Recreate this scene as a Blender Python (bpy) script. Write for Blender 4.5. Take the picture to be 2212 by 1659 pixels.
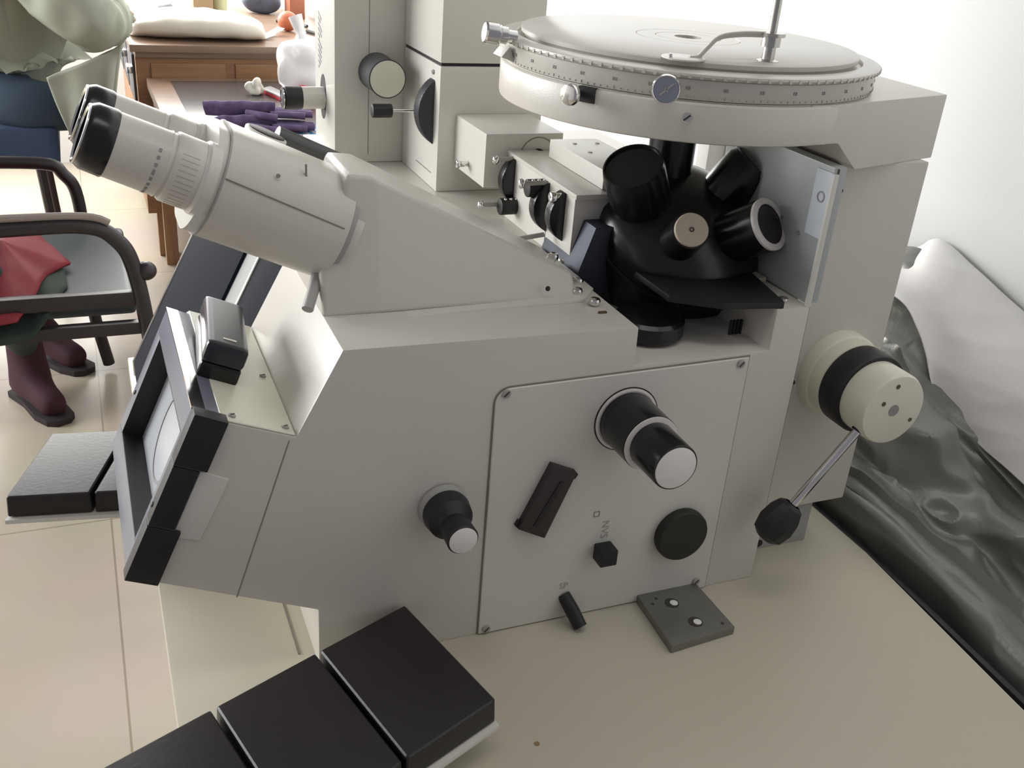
import bpy, bmesh, math, random
from mathutils import Vector, Matrix, noise
random.seed(4)
for o in list(bpy.data.objects): bpy.data.objects.remove(o)
S = bpy.context.scene
COL = S.collection
# ------------------------------------------------------------------ camera
cam_d = bpy.data.cameras.new('camera'); cam = bpy.data.objects.new('camera', cam_d); COL.objects.link(cam)
RX = Vector((0.92421661, -0.37469541, 0.07366815))      # camera right
DN = Vector((-0.10477218, -0.43432315, -0.89464305))    # image down
FW = Vector((0.36721443, 0.8191256, -0.44066632))       # view direction
M = Matrix((RX, -DN, -FW)).transposed().to_4x4(); M.translation = (0, 0, 1.36)
cam.matrix_world = M
cam_d.sensor_width = 36; cam_d.lens = 36 * 2177.37 / 2212; cam_d.clip_start = .02
S.camera = cam
# ------------------------------------------------------------------ light
S.view_settings.view_transform = 'Standard'; S.view_settings.look = 'None'
S.view_settings.gamma = 1; S.view_settings.use_curve_mapping = False
S.view_settings.exposure = 0.0
W = bpy.data.worlds.new('world'); S.world = W; W.use_nodes = True
bg = W.node_tree.nodes['Background']; bg.inputs[0].default_value = (.90, .87, .97, 1); bg.inputs[1].default_value = .235
def area(name, loc, target, sx, sy, power, col):
    l = bpy.data.lights.new(name, 'AREA'); l.shape = 'RECTANGLE'; l.size = sx; l.size_y = sy; l.energy = power; l.color = col
    o = bpy.data.objects.new(name, l); COL.objects.link(o); o.location = loc
    o.rotation_euler = (Vector(target) - Vector(loc)).to_track_quat('-Z', 'Y').to_euler(); return o
area('window_daylight', (-.45, 5.22, 1.80), (-.45, 1.0, 1.45), 2.3, 1.8, 210, (1, .985, .95))
area('wall_fill_light', (-3.0, 3.3, 1.95), (1.0, 1.9, 1.2), 2.6, 1.7, 190, (.97, .985, 1))  # unseen fill lamp, added to brighten the right wall
area('ceiling_tube_light', (.2, .2, 2.75), (.35, .6, 0), 1.3, .3, 5, (1, .97, .9))

# ------------------------------------------------------------------ helpers
def put(name, me, parent=None, loc=(0, 0, 0)):
    o = bpy.data.objects.new(name, me); COL.objects.link(o); o.location = loc
    if parent: o.parent = parent
    return o
def root_of(p):
    v = Vector((0, 0, 0)); 
    while p is not None: v += p.location; p = p.parent
    return v
def obj(name, bm, mat, parent=None, ang=35, label=None):
    """bmesh in world coordinates -> one mesh object whose origin is its base"""
    bmesh.ops.recalc_face_normals(bm, faces=bm.faces)
    if parent is None:
        xs = [v.co for v in bm.verts]
        L = Vector(((min(c.x for c in xs) + max(c.x for c in xs)) / 2, (min(c.y for c in xs) + max(c.y for c in xs)) / 2, min(c.z for c in xs)))
        loc = L
    else:
        L = root_of(parent); loc = (0, 0, 0)
    bmesh.ops.translate(bm, verts=bm.verts, vec=-L)
    me = bpy.data.meshes.new(name); bm.to_mesh(me); bm.free()
    for p in me.polygons: p.use_smooth = True
    me.set_sharp_from_angle(angle=math.radians(ang))
    for m in (mat if isinstance(mat, (list, tuple)) else [mat]): me.materials.append(m)
    o = put(name, me, parent, loc)
    if label: o['label'] = label
    return o
def tag(o, label, cat, group=None, kind=None):
    o['label'] = label; o['category'] = cat
    if group: o['group'] = group
    if kind: o['kind'] = kind
    return o
def thing(name, loc, label, cat, group=None):
    o = bpy.data.objects.new(name, None); COL.objects.link(o); o.location = loc; o.empty_display_size = .05
    return tag(o, label, cat, group)
def struct(name, bm, mat, label=None, ang=35):
    o = obj(name, bm, mat, ang=ang); o['kind'] = 'structure'
    if label: o['label'] = label
    return o
def B(): return bmesh.new()
def bevel(bm, edges, w, seg=2):
    if w > 0 and edges: bmesh.ops.bevel(bm, geom=list(set(edges)), offset=w, segments=seg, affect='EDGES', profile=.7, clamp_overlap=True)
def addhull(bm, lo, hi, bev=0, seg=2):
    """two matching loops of points -> closed solid"""
    a = [bm.verts.new(p) for p in lo]; b = [bm.verts.new(p) for p in hi]; n = len(a)
    fs = [bm.faces.new(a), bm.faces.new(b[::-1])]
    for i in range(n): fs.append(bm.faces.new((a[i], b[i], b[(i + 1) % n], a[(i + 1) % n])))
    ed = [e for f in fs for e in f.edges]
    bmesh.ops.recalc_face_normals(bm, faces=fs)
    bevel(bm, ed, bev, seg)
    return bm
def box(bm, x0, x1, y0, y1, z0, z1, bev=0, seg=2):
    lo = [(x0, y0, z0), (x1, y0, z0), (x1, y1, z0), (x0, y1, z0)]
    return addhull(bm, lo, [(x, y, z1) for x, y, _ in lo], bev, seg)
def pxz(bm, pts, y0, y1, bev=0, seg=2):
    return addhull(bm, [(x, y0, z) for x, z in pts], [(x, y1, z) for x, z in pts], bev, seg)
def pxy(bm, pts, z0, z1, bev=0, seg=2):
    return addhull(bm, [(x, y, z0) for x, y in pts], [(x, y, z1) for x, y in pts], bev, seg)
def frame(axis):
    n = Vector(axis).normalized(); a = n.orthogonal().normalized(); return n, a, n.cross(a)
def lathe(bm, prof, org, axis, seg=48, cap=True):
    """prof: (radius, distance along axis)"""
    n, a, b = frame(axis); org = Vector(org); rings = []
    for r, s in prof:
        if r < 1e-6: rings.append([bm.verts.new(org + n * s)])
        else: rings.append([bm.verts.new(org + n * s + (a * math.cos(t) + b * math.sin(t)) * r) for t in [2 * math.pi * i / seg for i in range(seg)]])
    for p, q in zip(rings[:-1], rings[1:]):
        if len(p) == 1 and len(q) == 1: continue
        for i in range(seg):
            j = (i + 1) % seg
            if len(p) == 1: bm.faces.new((p[0], q[i], q[j]))
            elif len(q) == 1: bm.faces.new((p[i], p[j], q[0]))
            else: bm.faces.new((p[i], p[j], q[j], q[i]))
    if cap:
        if len(rings[0]) > 1: bm.faces.new(rings[0][::-1])
        if len(rings[-1]) > 1: bm.faces.new(rings[-1])
    return bm
def cyl(bm, org, axis, r, h, bev=0, seg=40):
    b = min(bev, r * .9, h * .45)
    pr = [(r, 0), (r, h)] if b <= 0 else [(r - b, 0), (r - b * .3, b * .3), (r, b), (r, h - b), (r - b * .3, h - b * .3), (r - b, h)]
    return lathe(bm, pr, org, axis, seg)
def smooth_path(pts, n=6):
    P = [Vector(p) for p in pts]; out = []
    for i in range(len(P) - 1):
        p0 = P[max(i - 1, 0)]; p1 = P[i]; p2 = P[i + 1]; p3 = P[min(i + 2, len(P) - 1)]
        for k in range(n):
            t = k / n
            out.append(.5 * ((2 * p1) + (p2 - p0) * t + (2 * p0 - 5 * p1 + 4 * p2 - p3) * t * t + (3 * p1 - p0 - 3 * p2 + p3) * t ** 3))
    out.append(P[-1]); return out
def tube(bm, pts, r, seg=12, flat=1.0, rads=None):
    P = [Vector(p) for p in pts]; rings = []; up = None
    for i, p in enumerate(P):
        d = (P[min(i + 1, len(P) - 1)] - P[max(i - 1, 0)]).normalized()
        if up is None: up = d.orthogonal().normalized()
        up = (up - d * up.dot(d)).normalized(); s = d.cross(up)
        rr = rads[i] if rads else r
        rings.append([bm.verts.new(p + (up * math.cos(t) * flat + s * math.sin(t)) * rr) for t in [2 * math.pi * k / seg for k in range(seg)]])
    for a, b in zip(rings[:-1], rings[1:]):
        for k in range(seg): bm.faces.new((a[k], a[(k + 1) % seg], b[(k + 1) % seg], b[k]))
    bm.faces.new(rings[0][::-1]); bm.faces.new(rings[-1]); return bm
def ball(bm, c, r, sx=1, sy=1, sz=1, sub=3):
    m = Matrix.Translation(c) @ Matrix.Diagonal((sx, sy, sz, 1))
    bmesh.ops.create_icosphere(bm, subdivisions=sub, radius=r, matrix=m); return bm
def grid(bm, rows):
    V = [[bm.verts.new(p) for p in r] for r in rows]
    for i in range(len(V) - 1):
        for j in range(len(V[0]) - 1): bm.faces.new((V[i][j], V[i][j + 1], V[i + 1][j + 1], V[i + 1][j]))
    return V
# ------------------------------------------------------------------ materials
def mat(name, col, rough=.5, metal=0, spec=.5, bump=0, bscale=400, var=0, vscale=8, coat=0, emit=None):
    m = bpy.data.materials.new(name); m.use_nodes = True; N = m.node_tree.nodes; L = m.node_tree.links
    p = N['Principled BSDF']
    p.inputs['Base Color'].default_value = (*col, 1); p.inputs['Roughness'].default_value = rough
    p.inputs['Metallic'].default_value = metal; p.inputs['Specular IOR Level'].default_value = spec
    p.inputs['Coat Weight'].default_value = coat
    tc = N.new('ShaderNodeTexCoord')
    if var:
        nz = N.new('ShaderNodeTexNoise'); nz.inputs['Scale'].default_value = vscale; nz.inputs['Detail'].default_value = 4
        L.new(tc.outputs['Object'], nz.inputs['Vector'])
        mx = N.new('ShaderNodeMix'); mx.data_type = 'RGBA'
        mx.inputs[6].default_value = (*[c * (1 - var) for c in col], 1); mx.inputs[7].default_value = (*[min(1, c * (1 + var)) for c in col], 1)
        L.new(nz.outputs['Fac'], mx.inputs[0]); L.new(mx.outputs[2], p.inputs['Base Color'])
    if bump:
        nb = N.new('ShaderNodeTexNoise'); nb.inputs['Scale'].default_value = bscale; nb.inputs['Detail'].default_value = 2
        L.new(tc.outputs['Object'], nb.inputs['Vector'])
        bp = N.new('ShaderNodeBump'); bp.inputs['Strength'].default_value = bump; bp.inputs['Distance'].default_value = .001
        L.new(nb.outputs['Fac'], bp.inputs['Height']); L.new(bp.outputs['Normal'], p.inputs['Normal'])
    return m
def wood(name, c0, c1, axis='X', scale=6, rough=.45):
    m = mat(name, c0, rough); N = m.node_tree.nodes; L = m.node_tree.links; p = N['Principled BSDF']
    tc = N['Texture Coordinate']; mp = N.new('ShaderNodeMapping'); L.new(tc.outputs['Object'], mp.inputs['Vector'])
    mp.inputs['Scale'].default_value = {'X': (1, 12, 12), 'Y': (12, 1, 12), 'Z': (12, 12, 1)}[axis]
    nz = N.new('ShaderNodeTexNoise'); nz.inputs['Scale'].default_value = scale; nz.inputs['Detail'].default_value = 6; nz.inputs['Roughness'].default_value = .6
    L.new(mp.outputs['Vector'], nz.inputs['Vector'])
    cr = N.new('ShaderNodeValToRGB'); cr.color_ramp.elements[0].position = .3; cr.color_ramp.elements[1].position = .7
    cr.color_ramp.elements[0].color = (*c0, 1); cr.color_ramp.elements[1].color = (*c1, 1)
    L.new(nz.outputs['Fac'], cr.inputs['Fac']); L.new(cr.outputs['Color'], p.inputs['Base Color']); return m
CREAM = mat('cream_enamel', (.62, .59, .525), .32, bump=.12, bscale=900, var=.03)
CREAM2 = mat('pale_enamel', (.66, .645, .585), .3, bump=.08, bscale=700, var=.02)
STAGEM = mat('stage_lacquer', (.57, .55, .495), .30, var=.02)
GREYM = mat('grey_enamel', (.36, .355, .33), .45)
DESKM = mat('desk_laminate', (.545, .51, .405), .42, bump=.05, bscale=300, var=.035, vscale=3)
BLACK = mat('black_lacquer', (.008, .008, .009), .25)
BLACKM = mat('black_plastic', (.012, .011, .012), .5)
VINYL = mat('black_vinyl', (.016, .013, .013), .42, bump=.12, bscale=260, var=.15, vscale=20)
NAVYP = mat('blue_black_panel', (.005, .008, .014), .75, spec=.1)
SCRF = mat('screen_frame_grey', (.16, .17, .21), .3)
CHROME = mat('chrome', (.75, .74, .72), .15, metal=1)
STEEL = mat('brushed_steel', (.22, .215, .19), .42, metal=.55, bump=.15, bscale=600, var=.1, vscale=60)
WHITE = mat('white_disc', (.80, .76, .72), .4)
KCREAM = mat('knob_cream', (.70, .69, .57), .3)
BEIGE = mat('beige_cap', (.52, .45, .34), .5)
DARKLINE = mat('dark_seam', (.05, .045, .03), .6)
GLASSY = mat('ground_glass', (.55, .57, .60), .25, spec=.6)
INKG = mat('grey_ink', (.28, .27, .26), .6)
SEAM = mat('shallow_seam', (.24, .215, .175), .6)
OLIVE = mat('olive_hole', (.10, .075, .03), .6)

# ------------------------------------------------------------------ room
def tile_mat():
    m = mat('floor_tiles', (.60, .53, .42), .32, spec=.35); N = m.node_tree.nodes; L = m.node_tree.links; p = N['Principled BSDF']
    g = N.new('ShaderNodeNewGeometry'); mp = N.new('ShaderNodeMapping'); L.new(g.outputs['Position'], mp.inputs['Vector'])
    mp.inputs['Location'].default_value = (.033, -2.098, 0)
    br = N.new('ShaderNodeTexBrick'); br.offset = 0; br.inputs['Scale'].default_value = 1
    br.inputs['Brick Width'].default_value = .8; br.inputs['Row Height'].default_value = .8; br.inputs['Mortar Size'].default_value = .0022; br.inputs['Mortar Smooth'].default_value = .1
    br.inputs['Color1'].default_value = (.54, .475, .375, 1); br.inputs['Color2'].default_value = (.525, .46, .365, 1); br.inputs['Mortar'].default_value = (.34, .28, .2, 1)
    L.new(mp.outputs['Vector'], br.inputs['Vector'])
    nz = N.new('ShaderNodeTexNoise'); nz.inputs['Scale'].default_value = 2.5; nz.inputs['Detail'].default_value = 5; L.new(g.outputs['Position'], nz.inputs['Vector'])
    mx = N.new('ShaderNodeMix'); mx.data_type = 'RGBA'; mx.blend_type = 'MULTIPLY'; mx.inputs[0].default_value = .25
    L.new(br.outputs['Color'], mx.inputs[6]); L.new(nz.outputs['Color'], mx.inputs[7]); L.new(mx.outputs[2], p.inputs['Base Color'])
    return m
WALLM = mat('wall_paint', (.85, .86, .855), .7, bump=.1, bscale=60)
struct('floor', box(B(), -3.2, 1.0, -.9, 5.3, -.06, 0), tile_mat(), 'cream tiled floor with thin dark joints')
struct('wall_right', box(B(), 1.0, 1.12, -.9, 5.42, -.06, 2.9), WALLM, 'white painted wall beside the microscope desk')
w = B(); box(w, -3.2, -1.65, 5.3, 5.42, -.06, 2.9); box(w, .75, 1.0, 5.3, 5.42, -.06, 2.9); box(w, -1.65, .75, 5.3, 5.42, -.06, 1.15); box(w, -1.65, .75, 5.3, 5.42, 2.7, 2.9)
struct('wall_back', w, WALLM, 'white wall with a window behind the wooden desk')
w = B(); box(w, -3.2, -3.1, -.9, 2.0, -.06, 2.9); box(w, -3.2, -3.1, 4.6, 5.3, -.06, 2.9); box(w, -3.2, -3.1, 2.0, 4.6, -.06, 1.1)
struct('wall_left', w, WALLM)
w = B()
for a in ((-1.65, -1.6, 1.15, 2.7), (.70, .75, 1.15, 2.7), (-.47, -.42, 1.15, 2.7)): box(w, a[0], a[1], 5.31, 5.36, a[2], a[3], .003)
box(w, -1.65, .75, 5.31, 5.36, 1.15, 1.2, .003); box(w, -1.65, .75, 5.31, 5.36, 2.65, 2.7, .003)
struct('window_1', w, mat('window_paint', (.75, .76, .76), .4))
w = B(); box(w, .965, .999, 1.43, 1.465, 0, 1.1, .006); struct('trim_1', w, mat('conduit_plastic', (.46, .45, .42), .5), 'narrow vertical cable conduit on the white wall')
w = B(); box(w, .985, .9995, 1.465, 5.3, 0, .09, .003); struct('baseboard_right', w, mat('baseboard', (.42, .38, .32), .5))

# ------------------------------------------------------------------ microscope desk
DZ = .7725
desk = thing('microscope_desk', (.36, .75, 0), 'cream laminate desk carrying the large microscope', 'desk')
b = B(); pxy(b, [(.017, .22), (.672, .22), (.682, .42), (.703, .64), (.705, 1.34), (.20, 1.34), (.20, 1.285), (.023, 1.285)], .745, DZ, .003)
obj('worktop', b, DESKM, desk)
for (x0, x1) in ((.05, .34), (.42, .69)):
    c = obj('pedestal', box(B(), x0, x1, .30, 1.26, .05, .745, .003), CREAM2, desk)
    obj('drawer_front', box(B(), x0 + .008, x1 - .008, .288, .302, .52, .735, .002), CREAM, desk)
b = B(); pxy(b, [(.6735, .22), (.6795, .22), (.7105, .64), (.7125, 1.34), (.7055, 1.34), (.7035, .64)], .742, .7715, .001); obj('edge_band', b, BLACKM, desk)
b = B(); box(b, .1206, .1222, .66, .95, DZ - .0005, DZ + .0008); obj('worktop_seam', b, SEAM, desk)
b = B(); lathe(b, [(.0022, 0), (.0022, .0006), (0, .0008)], (.2733, .5073, DZ - .0001), (0, 0, 1), 12); obj('worktop_stain', b, mat('rust_spot', (.3, .2, .09), .7), desk)

# ------------------------------------------------------------------ THE MICROSCOPE
mic = thing('inverted_microscope', (.36, .8, DZ), 'large cream inverted microscope with round stage, standing on the desk', 'microscope')
Y0 = .64
# body housing
prof = [(.0155, .8845), (.0665, 1.0125), (.1197, .992), (.154, 1.058), (.3935, 1.0535), (.3945, 1.0195), (.526, 1.0195), (.526, 1.0575), (.56, 1.0575), (.56, DZ), (.134, DZ), (.134, .8315)]
obj('body', pxz(B(), prof, Y0, .845, .0018), CREAM, mic)
obj('rear_housing', pxy(B(), [(.155, .8452), (.70, .8452), (.70, 1.33), (.266, 1.33), (.266, .95), (.155, .95)], DZ, 1.05, .003), CREAM, mic)
# end cheek strip beside the column
obj('end_strip', box(B(), .5555, .5605, .6402, .6430, 1.0570, 1.172, .0006), CREAM2, mic)
# side panel (slightly raised), rounded upper left corner
pan = [(.2735, DZ + .001), (.2735, 1.0)] + [(.2735 + .013 * (1 - math.cos(t)), 1.0 + .013 * math.sin(t)) for t in [math.pi / 2 * k / 6 for k in range(1, 7)]] + [(.5055, 1.0165), (.5055, DZ + .001)]
sp = obj('side_panel', pxz(B(), pan, Y0 - .0022, Y0 - .0002, .0006, 1), CREAM2, mic)
out = [(.2722, DZ + .0005), (.2722, 1.0)] + [(.2722 + .0143 * (1 - math.cos(t)), 1.0 + .0143 * math.sin(t)) for t in [math.pi / 2 * k / 6 for k in range(1, 7)]] + [(.5068, 1.0178), (.5068, DZ + .0005)]
obj('panel_gap', pxz(B(), out, Y0 - .0006, Y0 - .0001), SEAM, mic)
def screw(x, y, z, r=.0042, ax=(0, -1, 0), parent=mic, m=None, m2=None):
    b = B(); cyl(b, (x, y, z), ax, r, .0018, .0008, 20); s = obj('screw', b, m or GREYM, parent)
    n, a, c = frame(ax); p = Vector((x, y, z)) + n * .00185
    b = B(); w_ = a * r * .75; v_ = c * r * .16
    addhull(b, [p - w_ - v_, p + w_ - v_, p + w_ + v_, p - w_ + v_], [q + n * .0003 for q in (p - w_ - v_, p + w_ - v_, p + w_ + v_, p - w_ + v_)])
    obj('slot', b, m2 or DARKLINE, s)
for x, z in ((.2816, 1.0093), (.4972, 1.0116), (.2803, .7786), (.4933, .7835)): screw(x, Y0 - .0022, z, .0038, parent=sp)
# body seams (fine line down the front part of the side)
def strip(name, p, q, w_, y, m, parent=mic, h=.0006):
    p = Vector((p[0], 0, p[1])); q = Vector((q[0], 0, q[1])); d = (q - p).normalized(); s = Vector((-d.z, 0, d.x)) * w_ / 2
    L = [p - s, q - s, q + s, p + s]
    return obj(name, addhull(B(), [(v.x, y - h, v.z) for v in L], [(v.x, y + h, v.z) for v in L]), m, parent)
strip('body_seam', (.1145, .990), (.0715, .8585), .0008, Y0, SEAM, h=.0003)
b = B(); c4 = [(.0493, .9758), (.0710, .9646), (.0479, .9167), (.0290, .9225)]
pxz(b, c4, Y0 - .0012, Y0 + .001, .0008); obj('latch_plate', b, CREAM2, mic)
# column base joint line on the desk
# ---- projection screen at the front
n_s = Vector((-.914, 0, .405)); up_s = Vector((.405, 0, .914))
def sl(u, v, w_):     # u along slope from the lower edge, v depth in y, w outward
    return Vector((.0140, 0, .8875)) + up_s * u + n_s * w_ + Vector((0, v, 0))
def slab(bm, u0, u1, v0, v1, w0, w1, bev=0):
    lo = [sl(u0, v0, w0), sl(u1, v0, w0), sl(u1, v1, w0), sl(u0, v1, w0)]; hi = [sl(u0, v0, w1), sl(u1, v0, w1), sl(u1, v1, w1), sl(u0, v1, w1)]
    return addhull(bm, lo, hi, bev)
b = B(); u1, u0, v0, v1 = .1370, 0, Y0 - .003, .836
bo = .022
slab(b, u0, bo, v0, v1, .001, .021, .0012); slab(b, u1 - bo, u1, v0, v1, .001, .021, .0012); slab(b, bo, u1 - bo, v0, v0 + .018, .001, .021, .0012); slab(b, bo, u1 - bo, v1 - .018, v1, .001, .021, .0012)
scr = obj('screen_frame', b, SCRF, mic, label='grey and black frame around the viewing screen')
b = B(); slab(b, -.002, u1 * .33, v0 - .0016, v0 + .012, -.003, .0215, .001); slab(b, u1 * .33 + .001, u1 * .7, v0 - .0012, v0 + .012, .002, .0212, .001); slab(b, u1 * .7 + .001, u1 + .001, v0 - .0016, v0 + .012, -.003, .0215, .001)
obj('side_rail', b, BLACKM, scr)
b = B(); slab(b, bo - .001, bo + .001, v0 + .018, v1 - .018, .002, .0208); slab(b, u1 - bo - .001, u1 - bo + .001, v0 + .018, v1 - .018, .002, .0208); slab(b, bo, u1 - bo, v1 - .019, v1 - .0175, .002, .0208)
obj('inner_liner', b, BLACKM, scr)
b = B(); slab(b, bo, u1 - bo, v0 + .018, v1 - .018, .001, .0035); obj('ground_glass', b, GLASSY, scr)
cc = sl(u1 / 2, (v0 + v1) / 2, .0036)
b = B()
for r0, r1 in ((.036, .0385),):
    lathe(b, [(r0, 0), (r1, 0), (r1, .0005), (r0, .0005), (r0, 0)], cc, n_s, 64, cap=False)
obj('reticle_ring', b, INKG, scr)
b = B()
for uu in (u1 + .0006,): slab(b, uu - .0012, uu, v0 + .01, v1 - .002, .012, .0222)
obj('chrome_edge', b, CHROME, scr)
for v_ in (v0 + .009, v1 - .009): 
    b = B(); cyl(b, sl(u1 * .42, v_, .0205), n_s, .0022, .0016, .0006, 14); obj('frame_screw', b, BLACKM, scr)
# ledge cover plate behind the screen
d = Vector((.1197 - .0665, 0, .992 - 1.0125)).normalized(); nn = Vector((-d.z, 0, d.x))
p0 = Vector((.0675, 0, 1.0122)); p1 = Vector((.119, 0, .9924))
b = B(); addhull(b, [p0 + Vector((0, .641, 0)), p1 + Vector((0, .641, 0)), p1 + Vector((0, .843, 0)), p0 + Vector((0, .843, 0))],
                 [p + nn * .0016 for p in (p0 + Vector((0, .641, 0)), p1 + Vector((0, .641, 0)), p1 + Vector((0, .843, 0)), p0 + Vector((0, .843, 0)))], .0005, 1)
led = obj('ledge_plate', b, KCREAM, mic)
for t, y in ((.16, .649), (.88, .649), (.85, .735)): 
    q = p0.lerp(p1, t) + nn * .0014; screw(q.x, y, q.z, .0028, nn, led)
# chrome edge line on body corner
# ---- binocular head (draft-sided prism)
def trap(x, zt, zb, yb, yt, ym=.755):
    return [(x, yb, zb), (x, yt, zt), (x, 2 * ym - yt, zt), (x, 2 * ym - yb, zb)]
b = B()
secs = [(.1535, 1.088, 1.0565, .7020, .7115), (.1765, 1.1620, 1.0565, .7022, .7190), (.196, 1.1600, 1.0565, .7023, .7195), (.3705, 1.072, 1.055, .7075, .7200)]
vs = [[b.verts.new(p) for p in trap(*s)] for s in secs]
for p, q in zip(vs[:-1], vs[1:]):
    for i in range(4): b.faces.new((p[i], p[(i + 1) % 4], q[(i + 1) % 4], q[i]))
b.faces.new(vs[0]); b.faces.new(vs[-1][::-1]); bmesh.ops.recalc_face_normals(b, faces=b.faces)
bevel(b, list(b.edges), .004, 3)
head = obj('head_housing', b, CREAM, mic, ang=50)
# raised foot along the head
b = B(); pxy(b, [(.1545, .690), (.372, .6975), (.392, .72), (.392, .79), (.372, .8125), (.1545, .82)], 1.0535, 1.0568, .0012); obj('head_foot', b, CREAM2, head)
screw(.3415, .7062, 1.0655, .0022, (0, -.97, .2), head, BLACKM)
for x, y, z in ((.372, .712, 1.0585), (.384, .735, 1.0585), (.378, .69, 1.0575), (.366, .752, 1.076), (.40, .80, 1.0525)):
    b = B(); cyl(b, (x, y, z - .003), (0, 0, 1), .005, .006, .002, 20); obj('clamp_screw', b, CHROME, head)
# ---- eyepiece tubes
AX = Vector((-.915, 0, .403)).normalized()         # out towards the eyes
UPX = Vector((.403, 0, .915)).normalized()
def hp(t, y, w_): return Vector((.1665, 0, 1.1165)) + AX * t + Vector((0, y, 0)) + UPX * w_
b = B()
# flange at the head (rounded)
def stadium(bm, t0, t1, hw, hh, r, ym=.755, seg=10, bev=.002, skew=0):
    L = []
    for cx, cz, a0 in ((hw - r, hh - r, 0), (-(hw - r), hh - r, 90), (-(hw - r), -(hh - r), 180), (hw - r, -(hh - r), 270)):
        for k in range(seg + 1):
            a = math.radians(a0 + 90 * k / seg); L.append((cx + r * math.cos(a), cz + r * math.sin(a)))
    lo = [hp(t0 + skew * w_, ym + y, w_) for y, w_ in L]; hi = [hp(t1, ym + y, w_) for y, w_ in L]
    return addhull(bm, lo, hi, 0), L
stadium(b, -.016, -.010, .0455, .0395, .039, skew=-.02); obj('head_flange', b, CREAM2, mic)
b = B(); stadium(b, -.0085, -.003, .0500, .0400, .0395); obj('mount_groove', b, GREYM, mic)
b = B(); stadium(b, -.004, .094, .052, .041, .0405); 
bod = obj('prism_housing', b, CREAM, mic, ang=40)
b = B(); stadium(b, .094, .102, .051, .0395, .039); obj('housing_face', b, CREAM2, bod)
b = B(); stadium(b, .0925, .0940, .0523, .0413, .0408); obj('housing_seam', b, GREYM, bod)
for yy in (.7235, .7865):
    o0 = hp(.098, yy, .0035)
    b = B(); lathe(b, [(.0268, 0), (.0268, .0075), (.0255, .009), (.0252, .010)], o0, AX, 48)
    et = obj('eyepiece_tube', b, CREAM2, mic, ang=30)
    b = B(); lathe(b, [(.0246, .009), (.0250, .011), (.0250, .0285), (.0240, .030)], o0, AX, 48); obj('diopter_ring', b, CREAM, et)
    b = B(); lathe(b, [(.0232, .030), (.0230, .0315), (.0238, .033), (.0232, .0345), (.0226, .0685)], o0, AX, 48); obj('eyepiece_barrel', b, CREAM, et)
    b = B(); lathe(b, [(.0228, .068), (.0234, .070), (.0230, .082), (.0206, .0865), (.0196, .0872), (.0186, .0855), (.014, .0845), (0, .0845)], o0, AX, 48, cap=False); ec = obj('eye_cup', b, BLACK, et)
    b = B(); lathe(b, [(.0206, .0862), (.0206, .0876), (.0188, .0878), (.0180, .0865)], o0, AX, 48, cap=False); obj('cup_ring', b, CHROME, ec)
    b = B()
    for k in range(9):
        a = math.radians(-72 + 13 * k); dirv = Vector((0, -math.cos(a), 0)) + UPX * math.sin(a)
        q = o0 + AX * .040 + dirv * .0231; s_ = AX.cross(dirv).normalized(); h_ = .0020 if k in (0, 2, 5) else .0013
        lo = [q - s_ * h_ - AX * .0010, q + s_ * h_ - AX * .0010, q + s_ * h_ + AX * .0010, q - s_ * h_ + AX * .0010]
        addhull(b, [v - dirv * .0008 for v in lo], [v + dirv * .0002 for v in lo])
    obj('diopter_marks', b, INKG, et)
    b = B()
    for k in range(12):
        a = math.radians(-60 + 9 * k); dirv = Vector((0, -math.cos(a), 0)) + UPX * math.sin(a)
        q = o0 + AX * .020 + dirv * .02500; s_ = AX.cross(dirv).normalized()
        lo = [q - s_ * .0003 - AX * .006, q + s_ * .0003 - AX * .006, q + s_ * .0003 + AX * .006, q - s_ * .0003 + AX * .006]
        addhull(b, [v - dirv * .0008 for v in lo], [v + dirv * .0001 for v in lo])
    obj('ring_grooves', b, mat('groove_tone', (.45, .42, .37), .5), et)
b = B(); tube(b, [hp(.092, .7045, .0135), hp(0, .7040, .0105)], .0005, 6); obj('housing_line', b, SEAM, bod)
b = B(); cyl(b, hp(.058, .7105, .0275), (0, -.86, .5), .0016, .0005, 0, 12); obj('housing_stain', b, SEAM, bod)
b = B(); q = hp(.040, .727, .0408); box(b, q.x - .0006, q.x + .0006, .7195, .7215, q.z - .009, q.z + .0005); obj('index_mark', b, INKG, bod)
b = B(); cyl(b, hp(.052, .812, .0335), UPX, .017, .0045, .0008, 40); dd = obj('top_dial', b, CREAM2, bod)
b = B(); cyl(b, hp(.052, .812, .0378), UPX, .0148, .001, .0004, 40); obj('dial_face', b, BLACKM, dd)
b = B(); tube(b, [hp(-.040, .86, .030), hp(.032, .86, .031)], .0095, 16); tube(b, [hp(-.030, .775, .026), hp(-.030, .86, .030)], .006, 12); obj('side_rod', b, mat('dark_grey_metal', (.07, .07, .07), .3, metal=.4), bod)
# set lever below the tubes
b = B(); tube(b, [(.158, .728, 1.0925), (.150, .715, 1.078), (.1415, .700, 1.0660)], .0045, 12); obj('clamp_lever', b, GREYM, mic)

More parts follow.
